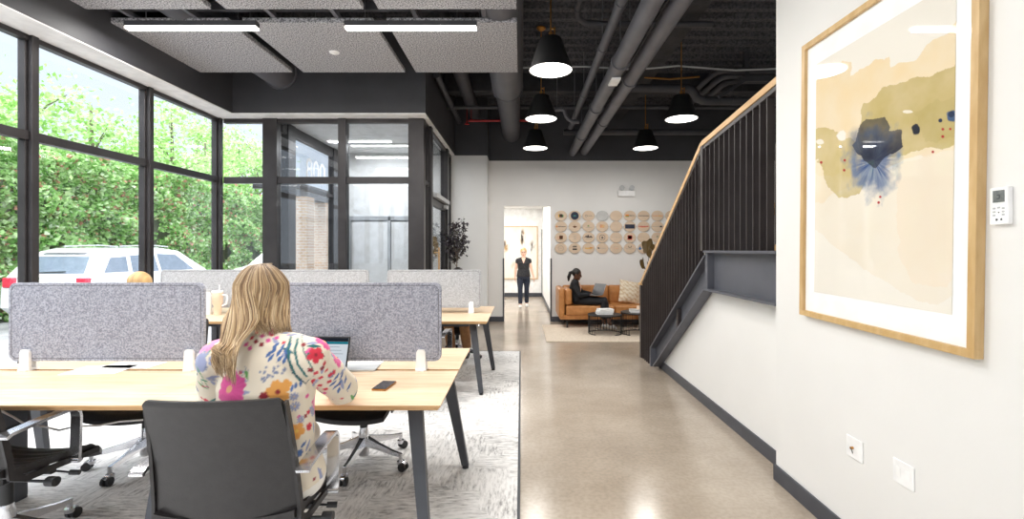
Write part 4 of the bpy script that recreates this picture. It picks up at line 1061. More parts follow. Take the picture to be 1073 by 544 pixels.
# ------------------------------------------------------------------ DESK ITEMS
def laptop(loc, rz, tilt, label, screen_ui=True, metal='laptop_black', w=.31, d=.215):
    t = thing('laptop', label, 'laptop', loc, rz)
    b = MB(); b.box((-w/2,-d,0),(w/2,0,.016),.005,seg=2); part(b,'base',M[metal],t)
    b = MB()
    for r in range(5):
        for k in range(13): b.box((-w/2+.02+k*(w-.04)/13, -.03-.02*r-.016, .016), (-w/2+.02+(k+.86)*(w-.04)/13, -.03-.02*r, .0185))
    part(b,'keyboard',M['black_plastic'],t)
    b = MB(); b.box((-.05,-.19,.016),(.05,-.135,.0168)); part(b,'trackpad',M['grey_plastic'],t)
    R = Matrix.Rotation(tilt, 3, 'X'); pv = (0,.002,.012)
    def rb(lo, hi, m, nm, bev=0, par=None):
        b = MB(); b.box(lo, hi, bev, R, pv); o = b.build(nm, M[m]); o.parent = par or t; return o
    lid = rb((-w/2,-.003,.012),(w/2,.004,.225),metal,'lid',.003)
    if screen_ui:
        rb((-w/2+.008,-.0042,.02),(w/2-.008,-.0032,.217),'ui_white','screen',0,lid)
        b = MB()
        def r2(x0,z0,x1,z1,mi): b.mi = mi; b.box((x0,-.0050,z0),(x1,-.0043,z1),0,R,pv)
        r2(-w/2+.008,.196,w/2-.008,.217,0); r2(-w/2+.008,.182,w/2-.008,.1955,1)
        for k in range(7):
            r2(.015,.165-.019*k,.10+.012*(k%3),.168-.019*k,2)
            r2(-.14,.165-.019*k,-.07+.02*(k%2),.168-.019*k,2)
            if k < 5: r2(-.03,.160-.022*k,-.02,.166-.022*k,1); r2(-.016,.160-.022*k,-.006,.166-.022*k,1)
        r2(-.14,.205,-.06,.209,2)
        o = b.build('interface', [M['ui_dark'], M['ui_teal'], M['ui_grey']]); o.parent = lid
    else:
        b = MB(); b.box((-.018,.0042,.10),(.018,.0052,.14),.002,R,pv); o = b.build('emblem', M['steel_dark']); o.parent = lid
    return t
laptop((-1.135, 2.655, .746), math.radians(-4), math.radians(-17), 'open black laptop with a web page on screen in front of the woman', True)
t = thing('smartphone', 'black smartphone lying face up on the near desk right of the laptop', 'phone', (-.715, 2.47, .7455), math.radians(-6))
b = MB(); b.box((-.038,-.075,0),(.038,.075,.009),.004,seg=2); part(b,'body',M['brass'],t); b = MB(); b.box((-.036,-.073,.009),(.036,.073,.0098)); part(b,'touch_screen',M['phone_glass'],t)
def paper(px, py, w, d, rz, label, h=.004, m='paper', name='paper_sheet'):
    Y = .715*F0/(py-CY); X = (px-CX)*Y/F0
    b = MB(); b.box((-w/2,-d/2,0),(w/2,d/2,h),.0008); o = b.build(name, M[m]); o.location = (X, Y, .7458); o.rotation_euler = (0,0,rz); tag(o, label, 'paper' if m=='paper' else 'tablet')
paper(378, 386.5, .20, .14, .05, 'white tablet lying beside the laptop', .009, 'grey_plastic', 'tablet')
paper(382, 381.0, .22, .10, -.02, 'white sheet lying on the far half of the desk behind the laptop')
paper(105, 388, .30, .21, .1, 'white paper lying left of the clamp on the near desk', .003)
paper(140, 383, .30, .16, -.04, 'white paper lying under the left felt screen', .003)
# tumbler on the further desk
t = thing('insulated_tumbler', 'tall beige tumbler with handle and straw on the further desk', 'tumbler', (-3.34, 5.20, .746))
b = MB(); b.lathe([(.036,0),(.038,.01),(.038,.10),(.052,.13),(.056,.24),(.054,.245)], seg=28); part(b,'body',M['beige'],t,40)
b = MB(); b.lathe([(.055,.245),(.057,.25),(.054,.265),(.03,.268),(.001,.268)], seg=28); part(b,'lid',M['white_plastic'],t,40)
b = MB(); b.tube([(.05,0,.22),(.10,0,.215),(.105,0,.18),(.095,0,.12),(.05,0,.10)],.009,8); part(b,'handle',M['white_plastic'],t,40)
b = MB(); b.tube([(.015,0,.26),(.02,0,.33)],.006,8); part(b,'straw',M['white_plastic'],t)
t = thing('water_bottle', 'white bottle standing behind the beige tumbler', 'bottle', (-3.47, 5.24, .746))
b = MB(); b.lathe([(.035,0),(.037,.01),(.037,.20),(.02,.24),(.02,.25)], seg=24); part(b,'body',M['white_plastic'],t,40)
b = MB(); b.lathe([(.022,.25),(.022,.275),(.001,.276)], seg=20); part(b,'cap',M['grey_plastic'],t,40)
b = MB(); b.box((-.10,-.07,0),(.10,.07,.012),.003); o = b.build('notebook', M['paper']); o.location = (-.98, 5.05, .7455); tag(o, 'small white notebook near the walkway end of the further desk', 'notebook')
# cable hanging below the near desk
b = MB(); pts = [P(0,430,2.42),P(14,437,2.42),P(28,446,2.42),P(45,447,2.42),P(62,451,2.42),P(78,447,2.42),P(105,446,2.45),P(125,442,2.5),P(150,440,2.55)]
b.tube(pts,.005,8); tag(b.build('hanging_cable', M['cable_white'], smooth=40), 'white cable sagging below the front of the near desk', 'cable')

# ------------------------------------------------------------------ PEOPLE
def V3(*a): return V(a)
def add_hand(b, w, d, n, s_thumb, scale=1.0, curl=.35):
    """wrist w, direction d, palm normal n, thumb on side +s"""
    d = d.normalized(); n = (n-d*n.dot(d)).normalized(); s = d.cross(n).normalized()*s_thumb; S = scale
    b.tube([w-d*.02, w+d*.03*S, w+d*.075*S, w+d*.09*S], [.022*S,.034*S,.040*S,.034*S], 12, side=s, flat=[.75,.45,.36,.34])
    for k, (off, ln) in enumerate(((.028,.068),(.010,.076),(-.009,.070),(-.027,.054))):
        p = w+d*(.082-.004*abs(k-1))*S+s*off*S; pts = [p-d*.02]; dd = d.copy(); q = p.copy()
        pts.append(q.copy())
        for j, f in enumerate((.45,.32,.23)):
            dd = (dd+n*curl*(.5+.3*j)).normalized(); q = q+dd*ln*f*S; pts.append(q.copy())
        b.tube(pts, [.009*S,.0092*S,.0088*S,.0078*S,.0066*S], 8)
    p = w+d*.025*S+s*.026*S; dd = (d*.65+s*.7+n*.3).normalized(); q1 = p+dd*.035*S; dd2 = (d*.85+s*.3+n*.4).normalized(); q2 = q1+dd2*.028*S; q3 = q2+dd2*.022*S
    b.tube([p-dd*.01,p,q1,q2,q3],[.012*S,.013*S,.011*S,.010*S,.0075*S],8)
def add_head(b, c, f, up, S=1.0):
    f = f.normalized(); r = f.cross(up).normalized(); u = r.cross(f).normalized(); Rm = Matrix((r, f, u)).transposed()
    b.ell(c+u*.02*S-f*.01*S, (.076*S,.094*S,.098*S), 20, Rm)
    b.ell(c-u*.045*S+f*.022*S, (.056*S,.066*S,.072*S), 16, Rm)
    b.tube([c+u*.022*S+f*.078*S, c-u*.012*S+f*.100*S, c-u*.026*S+f*.106*S, c-u*.032*S+f*.088*S],[.008*S,.011*S,.014*S,.010*S],8)
    b.ell(c-u*.062*S+f*.082*S,(.022*S,.010*S,.010*S),10,Rm); b.ell(c-u*.098*S+f*.070*S,(.022*S,.020*S,.018*S),10,Rm)
    for s in (-1,1):
        b.ell(c+r*s*.077*S-u*.005*S-f*.005*S,(.009*S,.018*S,.030*S),10,Rm)
    return r, f, u
def face_parts(root, c, r, f, u, S=1.0):
    for s in (-1,1):
        b = MB(); b.ell(c+r*s*.030*S+u*.008*S+f*.079*S, (.012*S,.012*S,.007*S),10, Matrix((r,f,u)).transposed()); o = b.build('eye', M['eye'], None, 40); put(o, root)
    b = MB(); b.ell(c-u*.062*S+f*.089*S,(.020*S,.007*S,.007*S),10,Matrix((r,f,u)).transposed()); o = b.build('lips', M['lips'], None, 40); put(o, root)

def limb(b, a, m, e, ra, rm, re, seg=14, fat=0):
    a, m, e = V(a), V(m), V(e)
    b.tube([a, a.lerp(m,.35), a.lerp(m,.8), m, m.lerp(e,.25), m.lerp(e,.7), e], [ra+fat, ra*1.02+fat, rm*1.02+fat, rm+fat, rm*1.0+fat, (re*1.15)+fat, re+fat], seg)
    b.ell(a, ra+fat, 12); b.ell(m, rm+fat, 12)
def torso(b, J, S, fat=0, w=1.0, top=True):
    side = (J['shR']-J['shL']).normalized(); pel, wa, ch, nk = J['pelvis'], J['waist'], J['chest'], J['neck']
    b.tube([pel-(wa-pel)*.45, pel, pel.lerp(wa,.5), wa, wa.lerp(ch,.5), ch, ch.lerp(nk,.55), nk],
           [.13*S*w+fat,.170*S*w+fat,.158*S*w+fat,.135*S*w+fat,.142*S*w+fat,.158*S*w+fat,.135*S*w+fat,.055*S+fat], 20, side=side, flat=[.72,.70,.68,.70,.70,.68,.62,.9])
    for k in ('shL','shR'): b.ell(J[k], .052*S+fat, 12); b.tube([J['chest'].lerp(J['neck'],.7), J[k]],[.06*S+fat,.050*S+fat],12)
def person(name, label, J, S=1.0, voxel=.008, skin='skin_fair', face=True, hands=True, feet_bare=False):
    t = thing(name, label, 'person', (J['pelvis'].x, J['pelvis'].y, 0))
    b = MB(); torso(b, J, S)
    b.tube([J['neck']-(J['head']-J['neck'])*.3, J['neck'], J['head']],[.055*S,.048*S,.050*S],14)
    r, f, u = add_head(b, J['head'], J['face'], J.get('up', V((0,0,1))), S)
    for q in 'LR':
        limb(b, J['sh'+q], J['el'+q], J['wr'+q], .046*S, .037*S, .025*S)
        add_hand(b, J['wr'+q], J['hd'+q], J['hn'+q], J.get('th'+q, 1), S, J.get('curl',.35))
        limb(b, J['hip'+q], J['kn'+q], J['an'+q], .078*S, .054*S, .036*S)
        b.tube([J['an'+q], J['an'+q].lerp(J['toe'+q],.5)-V((0,0,.012)), J['toe'+q]],[.036*S,.036*S,.026*S],12,side=(J['toe'+q]-J['an'+q]).cross(V((0,0,1))),flat=[1,.8,.6])
    me = remesh(b, voxel, 3, 'body'); meshobj('body', me, M[skin], t)
    if face: face_parts(t, J['head'], r, f, u, S)
    return t, (r, f, u)
def garment(mb, name, m, root, voxel=.008, smooth=5):
    return meshobj(name, remesh(mb, voxel, smooth, name), M[m] if isinstance(m,str) else m, root)
def shoes(J, m, root, S=1.0, voxel=.008):
    for q in 'LR':
        b = MB(); a, tt = J['an'+q], J['toe'+q]; d = (tt-a); sd = d.cross(V((0,0,1)))
        heel = a-V((d.x,d.y,0)).normalized()*.035*S; heel.z = tt.z
        b.tube([heel+V((0,0,.015)), a.lerp(tt,.15)*1-V((0,0,a.z-tt.z))*.6, a.lerp(tt,.6), tt+d.normalized()*.02*S],[.036*S,.044*S,.046*S,.030*S],12,side=sd,flat=[1.0,1.0,.72,.6])
        meshobj('shoe', remesh(b, voxel, 2, 'shoe'), M[m], root)

# --- walking woman in the hallway
x, y = (548.6-CX)*12.05/F0, 12.05
J = dict(pelvis=V3(x,y,.80), waist=V3(x,y,.95), chest=V3(x,y-.01,1.12), neck=V3(x,y,1.275), head=V3(x,y-.025,1.395), face=V3(0,-1,-.05),
 shL=V3(x-.145,y,1.185), shR=V3(x+.145,y,1.185), elL=V3(x-.205,y+.03,.97), elR=V3(x+.205,y-.01,.97), wrL=V3(x-.215,y-.04,.78), wrR=V3(x+.255,y-.10,.78),
 hdL=V3(0,-.1,-1), hdR=V3(.15,-.1,-1), hnL=V3(1,0,0), hnR=V3(-1,0,0), thL=1, thR=-1,
 hipL=V3(x-.085,y,.76), hipR=V3(x+.085,y,.76), knL=V3(x-.085,y-.07,.43), knR=V3(x+.08,y+.02,.43), anL=V3(x-.08,y-.10,.08), anR=V3(x+.08,y+.14,.09),
 toeL=V3(x-.085,y-.24,.03), toeR=V3(x+.09,y+.0,.03))
t, (r,f,u) = person('person', 'woman walking in the hallway in a black blouse and dark jeans', J, .95, .008)
b = MB(); torso(b, J, .95, .014)
for q in 'LR': b.tube([J['sh'+q], J['sh'+q].lerp(J['el'+q],.30)],[.056,.054],14); b.ell(J['sh'+q],.056,12)
b.tube([J['waist'], J['pelvis']-V((0,0,.02))],[.155,.18],20,side=(1,0,0),flat=.74)
garment(b, 'blouse', 'print_cloth', t)
b = MB()
b.tube([J['waist']-V((0,0,.03)), J['pelvis'], J['pelvis']-V((0,0,.07))],[.14,.168,.16],20,side=(1,0,0),flat=.74)
for q in 'LR': limb(b, J['hip'+q], J['kn'+q], J['an'+q]+V((0,0,.02)), .084, .062, .05)
garment(b, 'jeans', 'jeans', t)
shoes(J, 'shoe_white', t, .95)
b = MB(); h = J['head']; b.ell(h+V((0,.02,.035)),(.084,.095,.092),18); b.ell(h+V((0,.055,-.03)),(.072,.05,.08),14)
hb = remesh(b, .007, 2, 'hair')
cc = getco(hb); setcol(hb, L3((190,150,96))*(.75+.5*fbm(cc[:,0]*60, cc[:,2]*4, 3, 5))[:,None]); meshobj('hair', hb, M['vc_hair'], t)
b = MB()
for s in (-1,1): b.tube([(h.x+s*.03+.022*math.cos(2*PI*k/14), h.y-.094, h.z+.008+.018*math.sin(2*PI*k/14)) for k in range(15)],.0025,5)
o = b.build('glasses', M['black_plastic']); put(o, t)
b = MB(); k_ = J['neck']; b.prism([k_+V((-.055,-.05,-.01)),k_+V((0,-.112,-.16)),k_+V((.055,-.05,-.01)),k_+V((0,-.06,.02))],(0,-.022,0)); o = b.build('neckline', M['skin_fair']); put(o,t)

# --- woman on the sofa
J = dict(pelvis=V3(1.10,9.0,.50), waist=V3(1.05,9.03,.60), chest=V3(1.03,9.04,.75), neck=V3(1.03,9.02,.885), head=V3(1.065,8.99,.995), face=V3(1,-.35,-.25),
 shL=V3(1.04,9.18,.82), shR=V3(.99,8.87,.82), elL=V3(1.18,9.16,.64), elR=V3(1.08,8.79,.62), wrL=V3(1.36,9.02,.62), wrR=V3(1.30,8.82,.62),
 hdL=V3(1,-.2,-.1), hdR=V3(1,.0,-.1), hnL=V3(0,0,-1), hnR=V3(0,0,-1), thL=-1, thR=1,
 hipL=V3(1.14,9.07,.50), hipR=V3(1.13,8.92,.50), knL=V3(1.56,8.84,.52), knR=V3(1.53,8.74,.50), anL=V3(1.60,8.56,.13), anR=V3(1.52,8.68,.12),
 toeL=V3(1.70,8.44,.055), toeR=V3(1.64,8.60,.055))
t, (r,f,u) = person('person', 'woman in a black suit sitting sideways on the tan sofa with a laptop', J, .9, .008, 'skin_dark')
b = MB(); torso(b, J, .9, .018)
for q in 'LR': limb(b, J['sh'+q], J['el'+q], J['wr'+q]-(J['wr'+q]-J['el'+q])*.12, .052, .046, .036)
garment(b, 'blazer', 'black_cloth', t)
b = MB(); c = J['chest']; b.tube([c+V3(.085,-.03,-.12), c+V3(.105,-.035,.0), c+V3(.07,-.03,.09)],[.03,.04,.03],12,side=(0,1,0),flat=.5)
garment(b, 'blouse', 'pink_cloth', t, .006)
b = MB()
for q in 'LR': limb(b, J['hip'+q], J['kn'+q], J['kn'+q].lerp(J['an'+q],.82), .082, .062, .048)
b.ell(J['pelvis'],(.13,.15,.10),16)
garment(b, 'trousers', 'black_cloth', t)
shoes(J, 'shoe_white', t, .85)
b = MB(); h = J['head']; b.ell(h+u*.03-f*.022,(.078,.09,.086),18,Matrix((r,f,u)).transposed())
b.ell(h-f*.09+u*.03,(.03,.03,.03),12); b.tube([h-f*.09+u*.03,h-f*.135,h-f*.145-u*.09,h-f*.13-u*.17],[.026,.032,.034,.012],12)
garment(b, 'hair', 'hair_dark', t, .006, 2)
laptop((1.44,8.93,.612), math.radians(-57), math.radians(-24), 'grey laptop resting on the lap of the woman on the sofa', False, 'laptop_metal')

# --- dark haired person behind the further desk
J = dict(pelvis=V3(-.86,6.40,.52), waist=V3(-.86,6.42,.64), chest=V3(-.85,6.38,.82), neck=V3(-.84,6.33,.98), head=V3(-.84,6.27,1.10), face=V3(0,-1,-.35),
 shL=V3(-1.01,6.36,.92), shR=V3(-.68,6.36,.92), elL=V3(-1.07,6.16,.76), elR=V3(-.62,6.16,.78), wrL=V3(-.98,5.92,.79), wrR=V3(-.72,5.92,.79),
 hdL=V3(.2,-1,-.1), hdR=V3(-.2,-1,-.1), hnL=V3(0,0,-1), hnR=V3(0,0,-1), thL=1, thR=-1,
 hipL=V3(-.94,6.36,.53), hipR=V3(-.78,6.36,.53), knL=V3(-.93,6.0,.56), knR=V3(-.73,6.0,.56), anL=V3(-.90,6.12,.16), anR=V3(-.70,6.14,.16), toeL=V3(-.90,5.98,.10), toeR=V3(-.69,5.99,.10))
t, (r,f,u) = person('person', 'dark haired person mostly hidden behind the far light grey screen, brown trousers', J, .92, .009)
b = MB(); torso(b, J, .92, .016)
for q in 'LR': limb(b, J['sh'+q], J['el'+q], J['wr'+q]-(J['wr'+q]-J['el'+q])*.1, .052, .044, .034)
garment(b, 'sweater', 'black_cloth', t)
b = MB(); b.ell(J['pelvis'],(.17,.13,.10),16)
for q in 'LR': limb(b, J['hip'+q], J['kn'+q], J['kn'+q].lerp(J['an'+q],.9), .086, .066, .056)
garment(b, 'trousers', 'brown_cloth', t)
shoes(J, 'shoe_black', t, .92)
b = MB(); h = J['head']; b.ell(h+u*.035-f*.02,(.088,.10,.094),18,Matrix((r,f,u)).transposed()); b.ell(h-f*.06-u*.03,(.08,.05,.10),14,Matrix((r,f,u)).transposed())
garment(b, 'hair', 'hair_dark', t, .007, 2)

# --- blonde person at the window end of the further desk (seen from behind)
x, y = -3.72, 4.5
J = dict(pelvis=V3(x,y-.02,.53), waist=V3(x,y-.03,.66), chest=V3(x,y+.02,.84), neck=V3(x,y+.06,.99), head=V3(x,y+.12,1.115), face=V3(.25,1,-.3),
 shL=V3(x-.165,y+.03,.93), shR=V3(x+.165,y+.03,.93), elL=V3(x-.22,y+.18,.74), elR=V3(x+.22,y+.18,.74), wrL=V3(x-.13,y+.38,.79), wrR=V3(x+.13,y+.38,.79),
 hdL=V3(.2,1,-.1), hdR=V3(-.2,1,-.1), hnL=V3(0,0,-1), hnR=V3(0,0,-1), thL=-1, thR=1,
 hipL=V3(x-.08,y+.02,.53), hipR=V3(x+.08,y+.02,.53), knL=V3(x-.1,y+.44,.55), knR=V3(x+.1,y+.44,.55), anL=V3(x-.1,y+.42,.12), anR=V3(x+.1,y+.42,.12), toeL=V3(x-.1,y+.56,.055), toeR=V3(x+.1,y+.56,.055))
t, (r,f,u) = person('person', 'person with blonde hair showing just above the left felt screen', J, .92, .009)
b = MB(); torso(b, J, .92, .016)
for q in 'LR': limb(b, J['sh'+q], J['el'+q], J['wr'+q]-(J['wr'+q]-J['el'+q])*.1, .052, .044, .034)
garment(b, 'sweater', 'white_cloth', t)
b = MB(); b.ell(J['pelvis'],(.17,.13,.10),16)
for q in 'LR': limb(b, J['hip'+q], J['kn'+q], J['kn'+q].lerp(J['an'+q],.9), .086, .066, .056)
garment(b, 'trousers', 'jeans', t); shoes(J, 'shoe_white', t, .92)
b = MB(); h = J['head']; b.ell(h+u*.035-f*.02,(.092,.104,.098),18,Matrix((r,f,u)).transposed()); b.ell(h-f*.06-u*.04,(.084,.05,.12),14,Matrix((r,f,u)).transposed())
hb = remesh(b, .006, 2, 'hair'); cc = getco(hb); setcol(hb, L3((206,168,116))*(.6+.8*fbm(cc[:,0]*70, cc[:,2]*5, 3, 5))[:,None]); meshobj('hair', hb, M['vc_hair'], t)

# --- main woman at the near desk
J = dict(pelvis=V3(-1.035,1.90,.555), waist=V3(-.995,1.85,.70), chest=V3(-.985,1.83,.93), neck=V3(-.99,1.855,1.125), head=V3(-1.03,1.905,1.275), face=V3(-.05,1,-.30),
 shL=V3(-1.175,1.84,1.03), shR=V3(-.815,1.82,1.045), elL=V3(-1.30,2.01,.84), elR=V3(-.785,2.075,.855), wrL=V3(-1.20,2.34,.785), wrR=V3(-.93,2.40,.795),
 hdL=V3(.25,1,-.12), hdR=V3(-.35,1,-.12), hnL=V3(0,0,-1), hnR=V3(0,0,-1), thL=-1, thR=1,
 hipL=V3(-1.13,1.93,.545), hipR=V3(-.95,1.93,.54), knL=V3(-1.26,2.36,.54), knR=V3(-1.09,2.38,.535), anL=V3(-1.20,2.30,.11), anR=V3(-1.09,2.30,.11), toeL=V3(-1.21,2.45,.055), toeR=V3(-1.09,2.45,.055))
t, (r,f,u) = person('person', 'woman with long blonde hair and floral shirt typing at the near desk', J, 1.0, .006)
mw = t
b = MB(); torso(b, J, 1.0, .030)
sd = (J['shR']-J['shL']).normalized()
b.tube([J['chest'], J['waist'].lerp(J['chest'],.4), J['waist'], J['pelvis']+V((.022,-.01,.04)), J['pelvis']+V((.022,0,-.0))],[.182,.180,.184,.222,.226],24,side=sd,flat=[.70,.70,.72,.70,.70])
for q in 'LR':
    a, m_, e = J['sh'+q], J['el'+q], J['wr'+q]; e = m_.lerp(e,.86)
    b.tube([a, a.lerp(m_,.3), a.lerp(m_,.75), m_, m_.lerp(e,.35), m_.lerp(e,.8), e],[.070,.070,.070,.068,.064,.056,.042],18); b.ell(a,.071,14); b.ell(m_+V((0,0,-.004)),.070,14)
b.tube([J['chest'].lerp(J['neck'],.75), J['neck']+V((0,0,.035))],[.085,.058],18)     # collar
me = remesh(b, .0048, 6, 'shirt')
# soft folds
co = getco(me); no = getno(me)
fold = np.sin(co[:,2]*38+co[:,0]*22+3*np.sin(co[:,0]*17))*.5+np.sin(co[:,0]*46-co[:,2]*30+co[:,1]*24)*.5
foldm = .0026+.0042*np.clip((1.0-co[:,2])*2,0,1)
co2 = co+no*(fold*foldm)[:,None]; me.vertices.foreach_set('co', co2.astype(np.float32).ravel()); me.update()
co = getco(me); no = getno(me)
bv = BVHTree.FromPolygons([tuple(v) for v in co.tolist()], [tuple(p.vertices) for p in me.polygons])
camp = V((0,0,H))
def hit(px, py):
    d = V(((px-CX)/F0, 1, -(py-CY)/F0)).normalized(); h = bv.ray_cast(camp, d)
    return (h[0], h[1]) if h[0] is not None else (None, None)
cols_ = np.empty((len(co),3)); cols_[:] = L3((230,218,198))
pink, pink2, yel, org, blu, blu2, red, drd, grn, tel, lav = [(222,84,152),(240,150,190),(232,190,90),(226,160,82),(70,104,160),(120,130,160),(206,44,66),(140,30,44),(96,160,84),(34,104,104),(150,156,188)]
def frame_at(p, n):
    n = n.normalized(); up = V((0,0,1)); uu = (up-n*up.dot(n))
    if uu.length < .05: uu = n.orthogonal()
    uu.normalize(); ss = uu.cross(n)
    return np.array(p), np.array(n), np.array(ss), np.array(uu)
def local(p, n, R):
    P0, n0, s0, u0 = frame_at(p, n); d = co-P0; dist = np.sqrt((d**2).sum(1)); idx = np.where((dist < R) & ((no@n0) > -.1))[0]
    return idx, d[idx]@s0, d[idx]@u0
def blendc(idx, a, c): cols_[idx] = cols_[idx]*(1-a[:,None])+L3(c)*a[:,None]
def flower(p, n, R, c, pet=5, centre=yel, rot=0, depth=.3, c2=None):
    idx, x, z = local(p, n, R*1.3); r_ = np.hypot(x,z); th = np.arctan2(z,x)+rot
    edge = R*(1-depth*(.5-.5*np.abs(np.cos(th*pet/2))*2+.0)+.05*np.sin(th*13+R*500))
    edge = R*(1-depth+depth*np.abs(np.cos(th*pet/2))**.6+.04*np.sin(th*17))
    a = np.clip((edge-r_)/.004,0,1); blendc(idx, a, c)
    if c2: 
        st = np.clip(np.sin(th*pet*3)*.5+.2,0,1)*np.clip((edge-r_)/.004,0,1)*np.clip(r_/R,0,1); blendc(idx, st*.6, c2)
    if centre: blendc(idx, np.clip((R*.22-r_)/.003,0,1), centre)
def leaf(p, n, ln, w, ang, c):
    idx, x, z = local(p, n, ln*1.1); xr = x*math.cos(ang)+z*math.sin(ang); zr = -x*math.sin(ang)+z*math.cos(ang)
    s = np.clip(1-np.abs(xr)/ln*1.0,0,1); a = np.clip((w*s**.6-np.abs(zr))/.002,0,1)*(np.abs(xr)<ln); blendc(idx, a, c)
def stroke(pts, w, c):
    for (x0,y0),(x1,y1) in zip(pts, pts[1:]):
        n = max(2, int(math.hypot(x1-x0,y1-y0)/1.5))
        for k in range(n):
            q, nn = hit(x0+(x1-x0)*k/n, y0+(y1-y0)*k/n)
            if q is None: continue
            idx, x, z = local(q, nn, w*1.3); blendc(idx, np.clip((w-np.hypot(x,z))/.002,0,1), c)
# random filler so every side of the shirt is printed
rr = random.Random(5)
ids = [rr.randrange(len(co)) for _ in range(420)]
for k, i in enumerate(ids):
    p, n = V(co[i].tolist()), V(no[i].tolist()); ty = k % 13
    if ty == 0 and n.y > -.2: flower(p, n, rr.uniform(.035,.055), rr.choice([pink,org,pink2]), 5, yel, rr.random()*6, .25, red)
    elif ty in (1,2): flower(p, n, .019, rr.choice([lav,blu2]), 8, yel, rr.random(), .5)
    elif ty in (3,4): leaf(p, n, .028, .009, rr.random()*3, rr.choice([grn,tel]))
    elif ty in (5,6,7): flower(p, n, .010, rr.choice([red,drd,pink]), 4, None, rr.random(), .3)
    elif ty in (8,9,10): flower(p, n, .005, rr.choice([blu,blu2]), 3, None, 0, .1)
    else: leaf(p, n, .026, .009, rr.random()*3, lav)
def clear(px, py, R):
    q, nn = hit(px, py)
    if q is None: return
    idx, x, z = local(q, nn, R*1.2); blendc(idx, np.clip((R-np.hypot(x,z))/.006,0,1), (230,218,198))
for px_, py_, R in ((280,392,.07),(258,372,.06),(262,350,.05),(300,392,.06),(240,420,.06)): clear(px_,py_,R)
def fl(px_, py_, R, c, **k):
    q, nn = hit(px_, py_)
    if q is not None: flower(q, nn, R, c, **k)
def lf(px_, py_, ln, w, ang, c):
    q, nn = hit(px_, py_)
    if q is not None: leaf(q, nn, ln, w, ang, c)
# placed flowers (positions read from the photograph)
fl(208,380,.040,lav,pet=7,centre=None,depth=.15); fl(224,378,.026,lav,pet=6,centre=(240,170,140),rot=.4); fl(204,398,.032,lav,pet=6,centre=None)
fl(219,360,.046,pink2,pet=5,rot=.3,c2=pink); fl(240,408,.068,pink,pet=6,centre=(226,170,130),rot=.5,depth=.2,c2=(196,60,124))
for dx,dy in ((-1,0),(9,7),(14,2)): pass
fl(272,336,.034,pink,pet=6,centre=None,rot=.2); fl(291,411,.046,org,pet=5,centre=drd,rot=.7,depth=.35); fl(300,403,.022,org,pet=4,centre=None); fl(276,416,.020,drd,pet=6,centre=None); fl(216,420,.016,red,pet=5,centre=None); fl(213,405,.010,red,pet=5,centre=None)
for px_,py_ in ((262,365),(268,358),(258,361),(275,352),(283,349),(274,361),(281,357),(290,354),(287,346),(264,354),(296,343),(269,348)): fl(px_,py_,.0115,rr.choice([red,drd,pink]),pet=4,centre=None,rot=rr.random())
for px_,py_ in ((282,371),(287,367),(292,370),(296,364),(300,368),(303,363),(293,376),(298,378),(289,362),(284,375),(301,372)): lf(px_,py_,.018,.008,rr.uniform(.6,1.6),blu)
for _ in range(26):
    q = rr.uniform(272,300), rr.uniform(382,400); fl(q[0],q[1],.0068,blu2,pet=3,centre=None)
for _ in range(12): fl(rr.uniform(242,258),rr.uniform(380,394),.004,blu2,pet=3,centre=None)
stroke([(305,352),(302,365),(303,378),(309,392),(316,400)],.006,tel); stroke([(312,355),(309,368),(312,382),(322,396)],.006,tel); stroke([(300,372),(306,390),(320,402),(326,396)],.004,(44,70,84)); stroke([(316,352),(318,368),(326,384),(330,392)],.004,tel)
stroke([(309,340),(303,352)],.003,grn); stroke([(205,383),(213,397),(219,408)],.004,grn); stroke([(211,398),(218,400)],.006,(50,150,110)); stroke([(214,406),(210,398)],.004,(50,150,110)); stroke([(283,336),(290,343),(299,345)],.004,tel); stroke([(247,350),(252,338)],.004,grn)
lf(306,351,.02,.010,.3,lav); lf(300,349,.022,.009,.1,(110,124,160)); lf(312,345,.018,.008,.6,lav); fl(322,352,.016,lav,pet=7,centre=org)
fl(331,372,.034,red,pet=5,centre=drd,rot=.4,depth=.45); fl(340,381,.012,red,pet=4,centre=None); fl(318,361,.012,drd,pet=5,centre=None); fl(324,366,.008,pink,pet=4,centre=None)
for px_,py_ in ((325,388),(331,391),(336,396),(342,388),(346,393),(335,404),(341,408),(328,399),(345,400),(338,386),(350,390)): fl(px_,py_,.013,rr.choice([red,drd,red]),pet=4,centre=None,rot=rr.random())
for px_,py_ in ((353,395),(356,401),(352,405),(358,394),(355,409),(362,398),(349,402),(366,405)): lf(px_,py_,.020,.009,rr.uniform(.8,1.8),blu)
for px_,py_ in ((310,404),(315,402),(306,407)): lf(px_,py_,.014,.007,1.3,blu)
fl(309,426,.022,lav,pet=9,centre=yel,depth=.5); fl(322,415,.012,pink,pet=5); fl(315,440,.018,lav,pet=9,depth=.5); fl(323,432,.012,red,pet=5,centre=None); fl(311,452,.034,org,pet=5,rot=.3,centre=yel,depth=.3); fl(324,447,.018,red,pet=5,centre=drd); fl(314,475,.018,blu,pet=6,centre=None); lf(318,466,.018,.008,.8,blu); fl(325,472,.012,lav,pet=7); lf(316,486,.016,.009,1,blu); fl(208,430,.014,red,pet=5,centre=None)
fl(340,424,.016,(212,60,110),pet=5,centre=None); fl(200,402,.010,pink,pet=5,centre=None)
setcol(me, cols_); meshobj('shirt', me, M['vc_cloth'], t)
b = MB(); b.ell(J['pelvis']+V((0,.0,-.01)),(.245,.17,.125),20)
for q in 'LR': limb(b, J['hip'+q], J['kn'+q], J['kn'+q].lerp(J['an'+q],.9), .095, .074, .062)
garment(b, 'trousers', 'white_cloth', t, .008, 6); shoes(J, 'shoe_white', t, 1.0)
